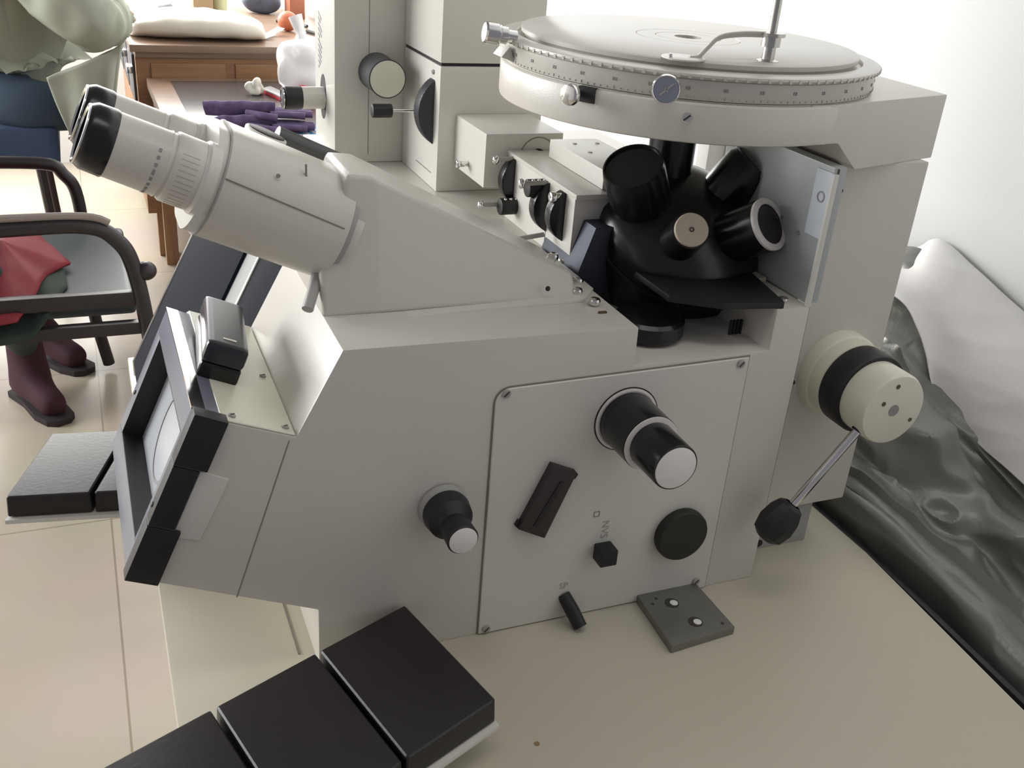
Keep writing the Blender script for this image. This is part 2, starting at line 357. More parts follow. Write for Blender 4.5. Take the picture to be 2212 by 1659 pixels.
# ---- stage
st = obj('stage_ring', lathe(B(), [(.120, 1.198), (.150, 1.1955), (.1600, 1.1958), (.1622, 1.1968), (.1628, 1.1990), (.1630, 1.2245), (.1622, 1.2258), (.1600, 1.2268), (.1600, 1.2275), (.110, 1.2275)], (.5, .8, 0), (0, 0, 1), 128), CREAM, mic, label='fixed lower ring of the stage')
b = B(); secs = [(.520, .6402, 1.1966), (.5427, .6429, 1.1964), (.558, .6471, 1.1956), (.588, .6553, 1.1715), (.698, .6850, 1.1715)]
vs = []
for x, yn, zb in secs: vs.append([b.verts.new(p) for p in ((x, yn, zb), (x, yn, 1.227), (x, 1.6 - yn, 1.227), (x, 1.6 - yn, zb))])
for p, q in zip(vs[:-1], vs[1:]):
    for i in range(4): b.faces.new((p[i], p[(i + 1) % 4], q[(i + 1) % 4], q[i]))
b.faces.new(vs[0]); b.faces.new(vs[-1][::-1]); bmesh.ops.recalc_face_normals(b, faces=b.faces); bevel(b, [e for e in b.edges if min(v.co.x for v in e.verts) > .54], .0018, 2)
obj('stage_arm', b, CREAM, mic, ang=22)
dr = obj('graduated_drum', lathe(B(), [(.1, 1.2282), (.1612, 1.2282), (.1620, 1.2292), (.1620, 1.2425), (.1612, 1.2430), (.1612, 1.2438), (.1645, 1.2442), (.1655, 1.2455), (.1650, 1.2472), (.163, 1.2480), (.1505, 1.2484), (.1495, 1.2470), (.1495, 1.2455), (.1, 1.2455)], (.5, .8, 0), (0, 0, 1), 160), STAGEM, mic, ang=40)
top = obj('stage_plate', lathe(B(), [(.1, 1.2455), (.1435, 1.2455), (.1440, 1.2488), (.1465, 1.2496), (.1467, 1.2530), (.1455, 1.2540), (.046, 1.2540), (.0455, 1.2530), (.0448, 1.2540), (.029, 1.2540), (.0285, 1.2526), (.0278, 1.2540), (.012, 1.2540), (.0115, 1.248), (.0115, 1.21), (.1, 1.21)], (.5, .8, 0), (0, 0, 1), 128), STAGEM, mic, ang=40)
b = B(); cyl(b, (.5, .8, 1.2475), (0, 0, 1), .0112, .0012, 0, 32); obj('stage_opening', b, BLACKM, top)
b = B()
def drum_mark(bm, deg, z0, z1, w_, R=.1622, t=.0003):
    a = math.radians(deg); d_ = Vector((math.cos(a), math.sin(a), 0)); s_ = Vector((-d_.y, d_.x, 0)); c = Vector((.5, .8, 0)) + d_ * R
    lo = [c - s_ * w_ + Vector((0, 0, z0)), c + s_ * w_ + Vector((0, 0, z0)), c + s_ * w_ + Vector((0, 0, z1)), c - s_ * w_ + Vector((0, 0, z1))]
    addhull(bm, [p - d_ * .0008 for p in lo], [p + d_ * t for p in lo])
for k in range(0, 360, 2): drum_mark(b, k, 1.2293, 1.2306 if k % 10 else 1.2314, .00014)
obj('degree_scale', b, mat('light_ink', (.38, .37, .35), .6), dr)
b = B()
for k in range(0, 36):
    for j in (-1, 1):
        for i in range(2): drum_mark(b, k * 10 + j * .36, 1.2352 + i * .0013, 1.2362 + i * .0013, .0006)
obj('degree_numerals', b, INKG, dr, label='small dark figures round the drum')
b = B()
for k in range(120): drum_mark(b, k * 3, 1.2440, 1.2466, .0012, .1652, .0007)
obj('knurled_rim', b, STAGEM, dr)
# stage knobs
b = B(); kd = Vector((-.98, .10, .12)).normalized()
ko = Vector((.3345, .805, 1.2500)); lathe(b, [(.0055, -.004), (.0055, .004), (.0075, .0045), (.0075, .010), (.006, .0105), (.006, .012), (.0088, .0125), (.0088, .022), (.0075, .0235)], ko, kd, 28); obj('clamp_knob', b, CHROME, dr)
b = B(); cyl(b, (.3585, .7160, 1.2215), (-.86, -.51, .05), .0026, .012, 0, 16); cyl(b, (.3500, .7110, 1.2218), (-.86, -.51, .05), .0085, .0075, .003, 24)
k1 = obj('stage_screw', b, CHROME, st)
b = B(); addhull(b, [(.3570, .7175, 1.2155), (.3655, .7055, 1.2155), (.3655, .7055, 1.2270), (.3570, .7175, 1.2270)], [(.3620, .7210, 1.2155), (.3700, .7090, 1.2155), (.3700, .7090, 1.2270), (.3620, .7210, 1.2270)]); obj('screw_slot', b, BLACKM, st)
dial_o = Vector((.4015, .6640, 1.2355)); dn = (Vector((.0, .0, 1.36)) - dial_o); dn.z *= .3; dn.normalize()
dn = Vector((-.45, -.88, .1)).normalized()
b = B(); lathe(b, [(.0075, 0), (.0075, .012), (.0100, .0125), (.0108, .015), (.0100, .0175), (.0092, .017), (0, .017)], dial_o, dn, 36, cap=False); kn = obj('vernier_knob', b, CHROME, st)
b = B(); cyl(b, dial_o + dn * .0170, dn, .0090, .0006, 0, 32); df = obj('knob_face', b, mat('blue_grey_face', (.30, .32, .38), .35, metal=.5), kn)
b = B(); n_, a_, c_ = frame(dn); p = dial_o + dn * .0178
for q in (a_, c_):
    r_ = n_.cross(q); hh = .0065 if q is a_ else .0018; lo = [p - q * hh - r_ * .0007, p + q * hh - r_ * .0007, p + q * hh + r_ * .0007, p - q * hh + r_ * .0007]; addhull(b, lo, [v + dn * .0003 for v in lo])
obj('cross_mark', b, GREYM, kn)
screw(.4196, .6565, 1.2155, .0042, (-.48, -.87, 0), st, CHROME)
b = B(); pxz(b, [(.327, 1.2335), (.334, 1.2420), (.3400, 1.2290)], .805, .825, .0008); obj('stop_tab', b, STAGEM, st)
# specimen clip and post
b = B(); lathe(b, [(.0085, 1.2532), (.0085, 1.2545), (.0050, 1.2555), (.0050, 1.2645), (.0075, 1.2650), (.0075, 1.2720), (.0105, 1.2725), (.0105, 1.2752), (.0035, 1.2760), (.0035, 1.37), (.0030, 1.40), (0, 1.401)], (.497, .676, 0), (0, 0, 1), 32, cap=False)
post = obj('clip_post', b, mat('satin_steel', (.55, .54, .50), .25, metal=.9), mic)
b = B(); pth = smooth_path([(.490, .676, 1.2735), (.470, .678, 1.2730), (.452, .679, 1.2700), (.443, .6795, 1.2620), (.4355, .6795, 1.2550), (.428, .6795, 1.2542)], 8)
tube(b, pth, .0032, 10, .45)
cyl(b, (.423, .6795, 1.2542), (0, 0, 1), .0165, .0014, .0005, 32); obj('specimen_clip', b, STAGEM, post, label='cream curved spring clip')
b = B(); tube(b, [(.4100, .676, 1.2536), (.4100, .676, 1.2585)], .0016, 10); obj('clip_pin', b, CHROME, post)
for x, y in ((.505, .668), (.52, .678)):
    b = B(); cyl(b, (x, y, 1.253), (0, 0, 1), .0014, .0006, 0, 12); obj('plate_hole', b, INKG, top)

# ---- column
obj('column', pxz(B(), [(.572, .823), (.684, .823), (.684, 1.1716), (.572, 1.1716)], .672, .80, .002), CREAM, mic)
obj('column_foot', box(B(), .5605, .652, .678, .80, DZ, .823, .0015), GREYM, mic)
b = B(); cyl(b, (.594, .678, .7795), (0, -1, 0), .0042, .0004, 0, 16); obj('foot_hole', b, BLACKM, mic)
for x, z in ((.5925, 1.149), (.5905, 1.056), (.5865, .967), (.5845, .873)): screw(x, .672, z, .0024, m=OLIVE, m2=BLACKM)
strip('column_gap', (.5607, 1.176), (.5607, .823), .0012, .6425, DARKLINE, h=.0008)
obj('inner_cheek', box(B(), .5602, .5725, .6465, .80, 1.0580, 1.176, .001), mat('cool_grey_enamel', (.40, .43, .42), .3), mic)
b = B(); box(b, .5586, .5601, .6460, .666, 1.116, 1.1715, .0004); ck = obj('cheek_reflection', b, mat('pale_blue_reflection', (.62, .66, .72), .25), mic)  # light reflected on the column's inner wall, painted as a pale blue strip
b = B(); lathe(b, [(.0035, 0), (.0048, 0), (.0048, .0004), (.0035, .0004), (.0035, 0)], (.5585, .6545, 1.150), (-1, 0, 0), 28, cap=False); obj('ring_mark', b, INKG, ck)
for y, z in ((.70, 1.118), (.675, 1.112), (.72, 1.066)): 
    b = B(); cyl(b, (.5601, y, z), (-1, 0, 0), .002, .0008, 0, 12); obj('cheek_screw', b, INKG, mic)
b = B(); box(b, .536, .5560, .70, .80, 1.0577, 1.0625, .001); obj('slot_ledge', b, mat('yellowed_enamel', (.55, .52, .36), .4), mic)
b = B(); cyl(b, (.543, .656, 1.0575), (0, 0, 1), .0045, .004, .001, 20); obj('slot_stud', b, CHROME, mic)
# ---- focus drive on the column
kx, kz = .632, .974
b = B(); lathe(b, [(.0415, 0), (.0410, .012), (.0400, .0135), (.0395, .014), (.0385, .027), (.037, .028)], (kx, .672, kz), (0, -1, 0), 64); fb = obj('drive_collar', b, KCREAM, mic)
b = B(); lathe(b, [(.0375, .0275), (.0385, .029), (.0385, .051), (.0375, .053)], (kx, .672, kz), (0, -1, 0), 64); obj('black_grip', b, BLACKM, fb)
b = B(); lathe(b, [(.0340, .052), (.0340, .079), (.0325, .0825), (.0310, .083), (0, .083)], (kx, .672, kz), (0, -1, 0), 64, cap=False); ff = obj('drive_cap', b, KCREAM, fb)
for dx, dz, r in ((0, 0, .0055), (-.0135, .008, .0022), (-.002, .0235, .0022), (.022, -.012, .0020)):
    b = B(); cyl(b, (kx + dx, .5892, kz + dz), (0, -1, 0), r, .0006, 0, 20); obj('cap_hole', b, OLIVE if r < .003 else INKG, fb)
b = B(); tube(b, [(.608, .600, .952), (.5525, .606, .869)], .0042, 16); lv = obj('drive_lever', b, CHROME, mic)
b = B(); cyl(b, (.610, .600, .956), (-.55, 0, -.83), .0055, .006, 0, 16); obj('lever_socket', b, BLACK, lv)
dl = Vector((-.0555, .006, -.083)).normalized()
b = B(); lathe(b, [(.0075, -.012), (.0125, -.009), (.0165, 0), (.0180, .012), (.0150, .024), (.008, .029), (0, .030)], Vector((.5525, .606, .869)), dl, 10, cap=False); obj('lever_knob', b, BLACKM, lv, ang=20, label='black faceted ball knob')
# ---- coaxial knobs on the side panel
def knob(name, x, z, prof_list, parent=mic):
    r0 = None
    for nm, pr_, m in prof_list:
        b = B(); lathe(b, pr_, (x, Y0 - .0022, z), (0, -1, 0), 56, cap=True); o = obj(nm, b, m, r0 or parent)
        if r0 is None: r0 = o
    return r0
ck_ = knob('coarse', .392, .972, [
    ('focus_knob', [(.0285, 0), (.0285, .0012), (.0270, .0014), (.0262, .0014), (.0262, .0005)], WHITE),
    ('coarse_knob', [(.0250, .0015), (.0252, .003), (.0245, .042), (.0235, .0425)], BLACK),
    ('white_ring', [(.0215, .0422), (.0240, .0424), (.0240, .0434), (.0215, .0436)], WHITE),
    ('fine_knob', [(.0195, .043), (.0200, .045), (.0195, .080), (.0190, .0812)], BLACK),
    ('knob_cap', [(.0178, .0810), (.0178, .0817), (.0172, .0820)], WHITE)])
b = B(); lathe(b, [(.0285, -.0004), (.0296, -.0004), (.0296, .0006), (.0285, .0006)], (.392, Y0 - .0022, .972), (0, -1, 0), 56, cap=False); obj('knob_outline', b, BLACKM, ck_)
for x, y, z in ((.3702, .628, .974), (.3752, .586, .974)):
    b = B(); cyl(b, (x, y, z), (-.8, -.1, .5), .0022, .0022, 0, 12); obj('grub_screw', b, GREYM, ck_)
fk = knob('aperture', .2345, .9135, [
    ('aperture_knob', [(.0205, .0), (.0200, .006), (.0170, .008)], GREYM),
    ('knob_skirt', [(.0190, .006), (.0195, .010), (.0180, .020), (.0120, .026), (.0105, .028)], BLACKM),
    ('knob_barrel', [(.0108, .026), (.0122, .034), (.0126, .0475), (.0118, .0485)], BLACKM),
    ('knob_cap', [(.0113, .0483), (.0113, .0490), (.0108, .0493)], WHITE)])
b = B(); lathe(b, [(.025, 0), (.0258, .003), (.0255, .008), (.0245, .010), (0, .0102)], (.4635, Y0 - .0022, .846), (0, -1, 0), 56, cap=False); obj('port_cover', b, mat('black_rubber', (.018, .017, .014), .6), mic, label='round black rubber port cover')
b = B(); box(b, .3775, .3935, .622, .6378, .834, .8495, .0012); obj('push_button', b, BLACKM, mic)
b = B(); tube(b, [(.354, .640, .7975), (.3585, .628, .787), (.3625, .617, .7765)], .0065, 16, rads=[.0060, .0066, .0062]); obj('toggle_lever', b, BLACKM, mic)
# slider block
sb = [(.3255, .9415), (.3480, .9308), (.3245, .8700), (.3000, .8835)]
b = B(); pxz(b, sb, Y0 - .0095, Y0 - .002, .0008); sbo = obj('slider_block', b, mat('dark_brown_plastic', (.035, .025, .026), .5), mic)
b = B(); pxz(b, [(.3335, .9255), (.3372, .9238), (.3165, .8825), (.3125, .8850)], Y0 - .0102, Y0 - .0092, 0); obj('slider_slot', b, BLACKM, sbo)
for pts in ([(.3478, .9312), (.3512, .9270), (.3490, .9230), (.3450, .9225)], [(.2980, .8850), (.3015, .8810), (.3042, .8850), (.3010, .8900)]):
    b = B(); pxz(b, pts, Y0 - .006, Y0 - .002, 0); obj('slider_lug', b, BLACKM, sbo)
# small printed marks on the panel
b = B()
def mark(x0, z0, x1, z1, w_=.0005): 
    p = Vector((x0, 0, z0)); q = Vector((x1, 0, z1)); d_ = (q - p).normalized(); s_ = Vector((-d_.z, 0, d_.x)) * w_; L = [p - s_, q - s_, q + s_, p + s_]
    addhull(b, [(v.x, Y0 - .0024, v.z) for v in L], [(v.x, Y0 - .0021, v.z) for v in L])
for q in ((.3735, .878, .3785, .878), (.3785, .878, .3785, .883), (.3785, .883, .3735, .883), (.3735, .883, .3735, .878)): mark(*q)
obj('square_symbol', b, INKG, mic)
def text(s, size, org, right, up, m, parent, name, ext=.0002):
    cu = bpy.data.curves.new(name, 'FONT'); cu.body = s; cu.size = size; cu.extrude = ext; cu.align_x = 'CENTER'; cu.align_y = 'CENTER'
    o = bpy.data.objects.new(name, cu); COL.objects.link(o)
    bpy.context.view_layer.update()
    me = bpy.data.meshes.new_from_object(o.evaluated_get(bpy.context.evaluated_depsgraph_get()))
    bpy.data.objects.remove(o)
    r_ = Vector(right).normalized(); u_ = Vector(up).normalized(); n_ = r_.cross(u_)
    T_ = Matrix((r_, u_, n_)).transposed().to_4x4(); T_.translation = Vector(org) - root_of(parent)
    me.transform(T_); me.materials.clear(); me.materials.append(m)
    return put(name, me, parent)
INKP = mat('faint_print', (.40, .365, .32), .6)
text('NVS', .010, (.386, Y0 - .0024, .863), (0, 0, -1), (1, 0, 0), INKP, mic, 'button_lettering')
text('SP', .009, (.352, Y0 - .0024, .809), (1, 0, 0), (0, 0, 1), INKP, mic, 'lever_lettering')

# ---- nosepiece turret
T = Vector((.5, .8, 1.042)); NX = Vector((0, -.506, .862)).normalized(); BX = Vector((0, .862, .506)).normalized()
TC = T + Vector((.006, 0, 0))
b = B(); lathe(b, [(.050, -.016), (.070, -.012), (.0790, -.002), (.0820, .012), (.0825, .036), (.0805, .040), (.0805, .052), (.0790, .060), (.070, .071), (.055, .081), (.035, .089), (0, .092)], TC, NX, 72, cap=True)
tur = obj('nosepiece_turret', b, BLACK, mic)
b = B(); lathe(b, [(.0810, .0365), (.0832, .037), (.0832, .0395), (.0810, .040)], TC, NX, 72, cap=False); obj('turret_band', b, BLACKM, tur)
dirs = [(0, 0, 1), (.491, -.286, .823), (.322, -.78, .537), (-.272, -.799, .537), (-.472, -.317, .823)]
def objective(k, prof_, m=BLACK):
    b = B(); lathe(b, prof_, T, dirs[k], 48); return obj('objective', b, m, tur)
objective(0, [(.022, .03), (.022, .050), (.0165, .052), (.0165, .060), (.0215, .062), (.0215, .128), (.018, .132), (.013, .148), (.009, .149)])
o1 = objective(1, [(.022, .03), (.022, .052), (.0175, .054), (.0175, .066), (.0225, .069), (.0235, .072), (.0235, .128), (.0215, .131), (.0215, .133)])
o2 = objective(2, [(.022, .03), (.022, .052), (.0175, .054), (.0175, .066), (.0235, .070), (.0235, .132), (.0230, .1335)])
b = B(); lathe(b, [(.0235, .1330), (.0236, .1355), (.0218, .1365), (.0182, .1365), (.0178, .1335)], T, dirs[2], 48, cap=False); obj('white_ring', b, WHITE, o2)
b = B(); lathe(b, [(.0182, .1352), (.0168, .1342), (0, .1342)], T, dirs[2], 40, cap=False); obj('front_lens', b, mat('lens_dark', (.03, .022, .03), .12), o2)
o3 = objective(3, [(.024, .03), (.024, .050), (.0215, .056), (.0215, .085), (.0175, .094), (.0165, .125), (.0160, .132)])
b = B(); lathe(b, [(.0145, .1315), (.0145, .1345), (.0138, .1352), (0, .1352)], T, dirs[3], 40, cap=False); cp = obj('beige_cap', b, BEIGE, o3)
b = B(); lathe(b, [(.0022, .1352), (.0022, .1357), (.0012, .1358), (.0012, .1352)], T, dirs[3], 16, cap=False); obj('cap_centre', b, DARKLINE, cp)
b = B(); lathe(b, [(.0220, .058), (.0222, .061), (.0220, .064)], T, dirs[3], 40, cap=False); obj('brown_band', b, mat('tarnished_brass', (.08, .045, .02), .35, metal=.6), o3)
o4 = objective(4, [(.024, .03), (.024, .052), (.020, .054), (.020, .062), (.0275, .070), (.0275, .128), (.0265, .132), (.0265, .134), (.025, .1345), (.0245, .132), (0, .132)])
b = B(); lathe(b, [(.0277, .084), (.0279, .0845), (.0277, .085)], T, dirs[4], 40, cap=False); obj('engraved_line', b, GREYM, o4)
# small highlights: click-stop plate on turret
b = B(); q = TC + NX * .0905 + Vector((.012, .004, .0)); addhull(b, [q, q + Vector((.009, .003, .006)), q + Vector((.009, .001, .010)), q + Vector((0, -.002, .004))], [v + NX * .0015 for v in (q, q + Vector((.009, .003, .006)), q + Vector((.009, .001, .010)), q + Vector((0, -.002, .004)))]); obj('stop_plate', b, CHROME, tur)
# carrier plate under the turret
def tl(x, bb, s): return Vector((x, .8, 1.042)) + BX * bb + NX * s
pl = [(.415, .052), (.488, .115), (.60, .07), (.648, -.018), (.643, -.034), (.53, -.028), (.46, -.022)]
pl = [(x if x < .56 else .553 - (.65 - x) * .2, bb) for x, bb in pl]
b = B(); addhull(b, [tl(x, bb, -.030) for x, bb in pl], [tl(x, bb, -.024) for x, bb in pl], .0008); obj('carrier_plate', b, BLACK, mic)
b = B(); pxz(b, [(.3975, 1.050), (.412, 1.095), (.44, 1.095), (.44, 1.0205), (.3975, 1.0205)], .765, .845, .001); obj('carrier_block', b, mat('dark_blue_metal', (.035, .042, .058), .5, metal=.3), mic)
b = B(); lathe(b, [(.029, 1.0215), (.031, 1.024), (.031, 1.036), (.028, 1.039), (0, 1.0395)], (.436, .695, 0), (0, 0, 1), 40, cap=False); obj('lower_lens', b, BLACK, mic)
b = B(); pxy(b, [(.44, .675), (.458, .663), (.478, .650), (.533, .641), (.5390, .668), (.548, .713), (.52, .745), (.44, .745)], 1.0577, 1.0635, .001); obj('black_wedge', b, BLACKM, mic)
b = B()
for k in range(4): box(b, .5085 + k * .0035, .5105 + k * .0035, .676 + 0, .6785, 1.0205, 1.034)
obj('pin_row', b, BLACKM, mic)
b = B(); lathe(b, [(.010, 0), (.012, .002), (.012, .010), (0, .011)], (.385, .66, 1.0535), (0, 0, 1), 20, cap=False); b.clear()
b = B(); box(b, .374, .381, .672, .6745, 1.0535, 1.0552); obj('body_top_slot', b, OLIVE, mic)

# ---- dark console with a sloping front behind the body
def cons(y0, y1, m, name, dx=0, parent=mic):
    b = B(); pxz(b, [(.0285 + dx, .78), (.0285 + dx, .80), (.1525 + dx, 1.0480), (.157, 1.0480), (.157, .78)], y0, y1, .0015); return obj(name, b, m, parent)
cons(.8462, .925, NAVYP, 'console_panel')
cons(.925, .928, CHROME, 'console_chrome_strip', -.002)
cons(.928, .982, GREYM, 'console_panel', .004)
cons(.982, 1.21, NAVYP, 'console_panel')
cons(1.21, 1.214, CHROME, 'console_chrome_strip', -.0015)

# ------------------------------------------------------------------ rear lamp unit (stands on the rear housing)
TZ = 1.05
lamp = thing('lamp_housing', (.37, 1.18, TZ), 'tall cream lamp and projection tower rising behind the microscope', 'lamp housing')
obj('tower_slab', box(B(), .274, .372, 1.18, 1.285, TZ, 1.56, .003), CREAM2, lamp)
strip('slab_seam', (.3145, 1.55), (.3145, 1.06), .0007, 1.18, SEAM, lamp, .0004)
bx = obj('lamp_box', box(B(), .3565, .478, 1.046, 1.178, TZ, 1.1855, .0025), CREAM2, lamp)
obj('upper_box', box(B(), .3565, .474, 1.046, 1.178, 1.1885, 1.56, .0025), CREAM2, lamp)
obj('box_gap', box(B(), .358, .472, 1.048, 1.176, 1.184, 1.190), BLACKM, lamp)
b = B(); cyl(b, (.3245, 1.18, 1.158), (0, -1, 0), .0285, .0005, 0, 32); b.clear()
b = B(); lathe(b, [(.0215, 0), (.0205, .045), (.0215, .047), (.0215, .0478)], (.3235, 1.18, 1.1565), (.0, -1, 0), 40)
k = obj('tower_knob', b, mat('dusty_black', (.05, .052, .06), .45), lamp)
b = B(); lathe(b, [(.0202, .0476), (.0202, .0483), (0, .0484)], (.3235, 1.18, 1.1565), (0, -1, 0), 40, cap=False); obj('knob_cap', b, KCREAM, k)
b = B(); lathe(b, [(.013, 0), (.013, .028), (.0132, .0285)], (.247, 1.236, 1.1155), (1, 0, 0), 32); tb = obj('side_tube', b, CREAM2, lamp)
b = B(); lathe(b, [(.0105, 0), (.0135, .002), (.0135, .021), (.0128, .022)], (.225, 1.236, 1.1155), (1, 0, 0), 32); obj('tube_cap', b, BLACKM, tb)
b = B(); lathe(b, [(.0105, 0), (.0128, .0003), (.0128, -.001)], (.2248, 1.236, 1.1155), (1, 0, 0), 32, cap=False); obj('tube_rim', b, CHROME, tb)
b = B()
for k_ in range(2): pass
prof_e = [(.0155 * math.cos(2 * math.pi * k_ / 28), .0265 * math.sin(2 * math.pi * k_ / 28)) for k_ in range(28)]
addhull(b, [(.2735, 1.2385 + y, 1.1165 + z) for y, z in prof_e], [(.2745, 1.2385 + y, 1.1165 + z) for y, z in prof_e]); obj('tube_slot', b, BLACKM, lamp)
SL = mat('vent_grey', (.20, .21, .215), .5)
for k_ in range(11):
    z = 1.212 - k_ * .0062; ln = (.016, .010, .018, .017, .007, .018, .016, .015, .014, .009, .003)[k_]
    b = B(); y1_ = 1.262
    addhull(b, [(.2736, y1_, z), (.2736, y1_ - ln, z - ln * .45), (.2736, y1_ - ln, z - ln * .45 - .0022), (.2736, y1_, z - .0022)], [(.2742, y1_, z), (.2742, y1_ - ln, z - ln * .45), (.2742, y1_ - ln, z - ln * .45 - .0022), (.2742, y1_, z - .0022)])
    obj('vent_slot', b, SL, lamp)
b = B(); pts = [(.3565, 1.100, z) for z in (1.0985, 1.168)]
R_ = .0425; arc = []
for k_ in range(21):
    a = math.radians(180 - 55 + 110 * k_ / 20); arc.append((.3565 + .0245 + R_ * math.cos(a), 1.1335 + R_ * math.sin(a)))
addhull(b, [(x, 1.062, z) for x, z in arc], [(x, 1.080, z) for x, z in arc], .002); obj('thumb_wheel', b, mat('dusty_black_wheel', (.035, .035, .045), .35, bump=.4, bscale=300), bx)
b = B(); tube(b, [(.3185, 1.10, 1.1282), (.3565, 1.10, 1.1282)], .0018, 10); rd = obj('pull_rod', b, CHROME, bx)
b = B(); cyl(b, (.297, 1.10, 1.1282), (1, 0, 0), .0075, .0225, .001, 20); obj('rod_grip', b, BLACKM, rd)
screw(.3565, 1.068, 1.176, .0026, (-1, 0, 0), bx)
b = B(); box(b, .3558, .3566, 1.065, 1.12, 1.0665, 1.0672); obj('box_seam', b, SEAM, bx)
# prism box
pb = obj('prism_box', box(B(), .376, .462, .952, 1.045, 1.080, 1.1355, .0015), CREAM2, lamp)
b = B(); lathe(b, [(.0195, 0), (.0205, 0), (.0205, .0006), (.0195, .0006), (.0195, 0)], (.4345, .952, 1.1115), (0, -1, 0), 40, cap=False); obj('port_ring', b, SEAM, pb)
b = B(); cyl(b, (.4345, .952, 1.1115), (0, -1, 0), .0085, .0006, 0, 24); obj('port_hole', b, mat('port_brown', (.05, .02, .01), .5), pb)
b = B(); cyl(b, (.376, 1.0, 1.093), (-1, 0, 0), .003, .012, .001, 14); cyl(b, (.366, 1.0, 1.093), (-1, 0, 0), .0045, .004, .001, 14); obj('side_screw', b, CHROME, pb)
# ------------------------------------------------------------------ illumination rail with filter wheels
rail = thing('illuminator_rail', (.45, .85, TZ), 'stepped cream illuminator box with black filter wheels, behind the turret', 'illuminator')
obj('rail_box', box(B(), .4005, .47, .8462, .949, TZ, 1.1185, .0012), CREAM2, rail)
b = B(); box(b, .4012, .440, .790, .8460, 1.0585, 1.1180, .0012); obj('rail_nose', b, CREAM2, rail)
obj('rail_lip', box(B(), .3995, .432, .785, .950, 1.1150, 1.1195, .001), CREAM, rail)
cb = obj('cover_box', box(B(), .4325, .485, .800, .921, 1.1190, 1.1370, .0015), CREAM2, rail)
for x, y in ((.45, .90), (.475, .90), (.45, .865), (.478, .862)):
    b = B(); cyl(b, (x, y, 1.137), (0, 0, 1), .0022, .0006, 0, 14); obj('cover_screw', b, GREYM, cb)
b = B(); cyl(b, (.400, .812, 1.1105), (-1, 0, 0), .0035, .010, .001, 14); cyl(b, (.392, .812, 1.1105), (-1, 0, 0), .0050, .006, .0015, 16); obj('lock_screw', b, CHROME, rail)
def halfwheel(x, y, z, R_, t, parent, name='filter_wheel', half=70):
    arc = [(x + R_ * .45 + R_ * math.cos(math.radians(180 - half + 2 * half * k_ / 20)), z + R_ * math.sin(math.radians(180 - half + 2 * half * k_ / 20))) for k_ in range(21)]
    b = B(); addhull(b, [(px_, y, pz_) for px_, pz_ in arc], [(px_, y + t, pz_) for px_, pz_ in arc], .0012); return obj(name, b, BLACK, parent)
def rod(p, q, parent, tip=True):
    b = B(); tube(b, [p, q], .0023, 10); r_ = obj('filter_rod', b, GREYM, parent)
    if tip: b = B(); ball(b, q, .0036, 1.0, 1, 1.4, 2); obj('rod_tip', b, CHROME, r_)
for y, z in ((.928, 1.0925), (.845, 1.0900), (.808, 1.0925)):
    wv = halfwheel(.4005, y, z, .0255 if y > .9 else .026, .012, rail)
rod((.4005, .935, 1.1145), (.381, .935, 1.1135), rail); rod((.4005, .850, 1.1130), (.374, .850, 1.1130), rail)
rod((.392, .93, 1.0690), (.366, .93, 1.0690), rail); rod((.392, .83, 1.0690), (.366, .83, 1.0660), rail, False)
for y, z in ((.922, 1.0690), (.858, 1.1060)):
    b = B(); cyl(b, (.383, y, z), (1, 0, 0), .0085, .024, .001, 24); g_ = obj('knurled_grip', b, BLACKM, rail)
    b = B()
    for k_ in range(3): ball(b, (.388 + k_ * .006, y - .003, z + .0080), .0016, 1, 1, 1, 2)
    obj('grip_dots', b, CHROME, g_)

# ------------------------------------------------------------------ desk objects
def armrest(label, a, l, e, mods, gap, th, group):
    """a = outer corner, l = length direction, e = width vector, mods = lengths"""
    a = Vector((a[0], a[1], 0)); l = Vector((l[0], l[1], 0)).normalized(); e = Vector((e[0], e[1], 0))
    tot = sum(mods) + gap * (len(mods) - 1); eu = e.normalized()
    r = thing('armrest', tuple(a + l * tot / 2 + e / 2 + Vector((0, 0, DZ))), label, 'armrest', None)
    def quad(s0, s1, w0, w1, z): return [a + l * s0 + eu * w0 + Vector((0, 0, z)), a + l * s1 + eu * w0 + Vector((0, 0, z)), a + l * s1 + eu * w1 + Vector((0, 0, z)), a + l * s0 + eu * w1 + Vector((0, 0, z))]
    E_ = e.length; z0 = .7965
    b = B(); addhull(b, quad(tot * .02, tot * .3, E_ * .3, E_ * .7, DZ + .0002), quad(tot * .02, tot * .3, E_ * .3, E_ * .7, z0), .001); obj('bracket', b, CREAM, r)
    b = B(); addhull(b, quad(-.001, tot + .002, -.002, E_ + .004, z0), quad(-.001, tot + .002, -.002, E_ + .004, z0 + .0045), .001); obj('base_plate', b, CREAM2, r)
    s = 0
    for m_ in mods:
        b = B(); addhull(b, quad(s, s + m_, 0, E_, z0 + .005), quad(s + .001, s + m_ - .001, .001, E_ - .001, z0 + th), .0032, 3)
        for v in b.verts:
            pass
        obj('pad', b, VINYL, r); s += m_ + gap
    return r
armrest('black padded armrest in the foreground, three cushions on a cream plate', (.2055, .6378), (-.917, -.398), (.0334, -.1256), (.0870, .0870, .092), .0025, .0270, 'armrests')
armrest('black padded armrest on the far side, beyond the viewing screen', (-.0628, 1.0046), (.987, -.16), (-.0397, -.1155), (.074, .026), .0025, .0270, 'armrests')
b = B(); addhull(b, [(.4305, .6385, DZ + .0002), (.494, .6385, DZ + .0002), (.4945, .5715, DZ + .0002), (.426, .566, DZ + .0002)], [(.4305, .6385, DZ + .0085), (.494, .6385, DZ + .0085), (.4945, .5715, DZ + .0085), (.426, .566, DZ + .0085)], .0012)
sp_ = thing('steel_plate', (.46, .6, DZ), 'small square steel plate with two holes, lying on the desk', 'plate')
obj('plate_body', b, STEEL, sp_)
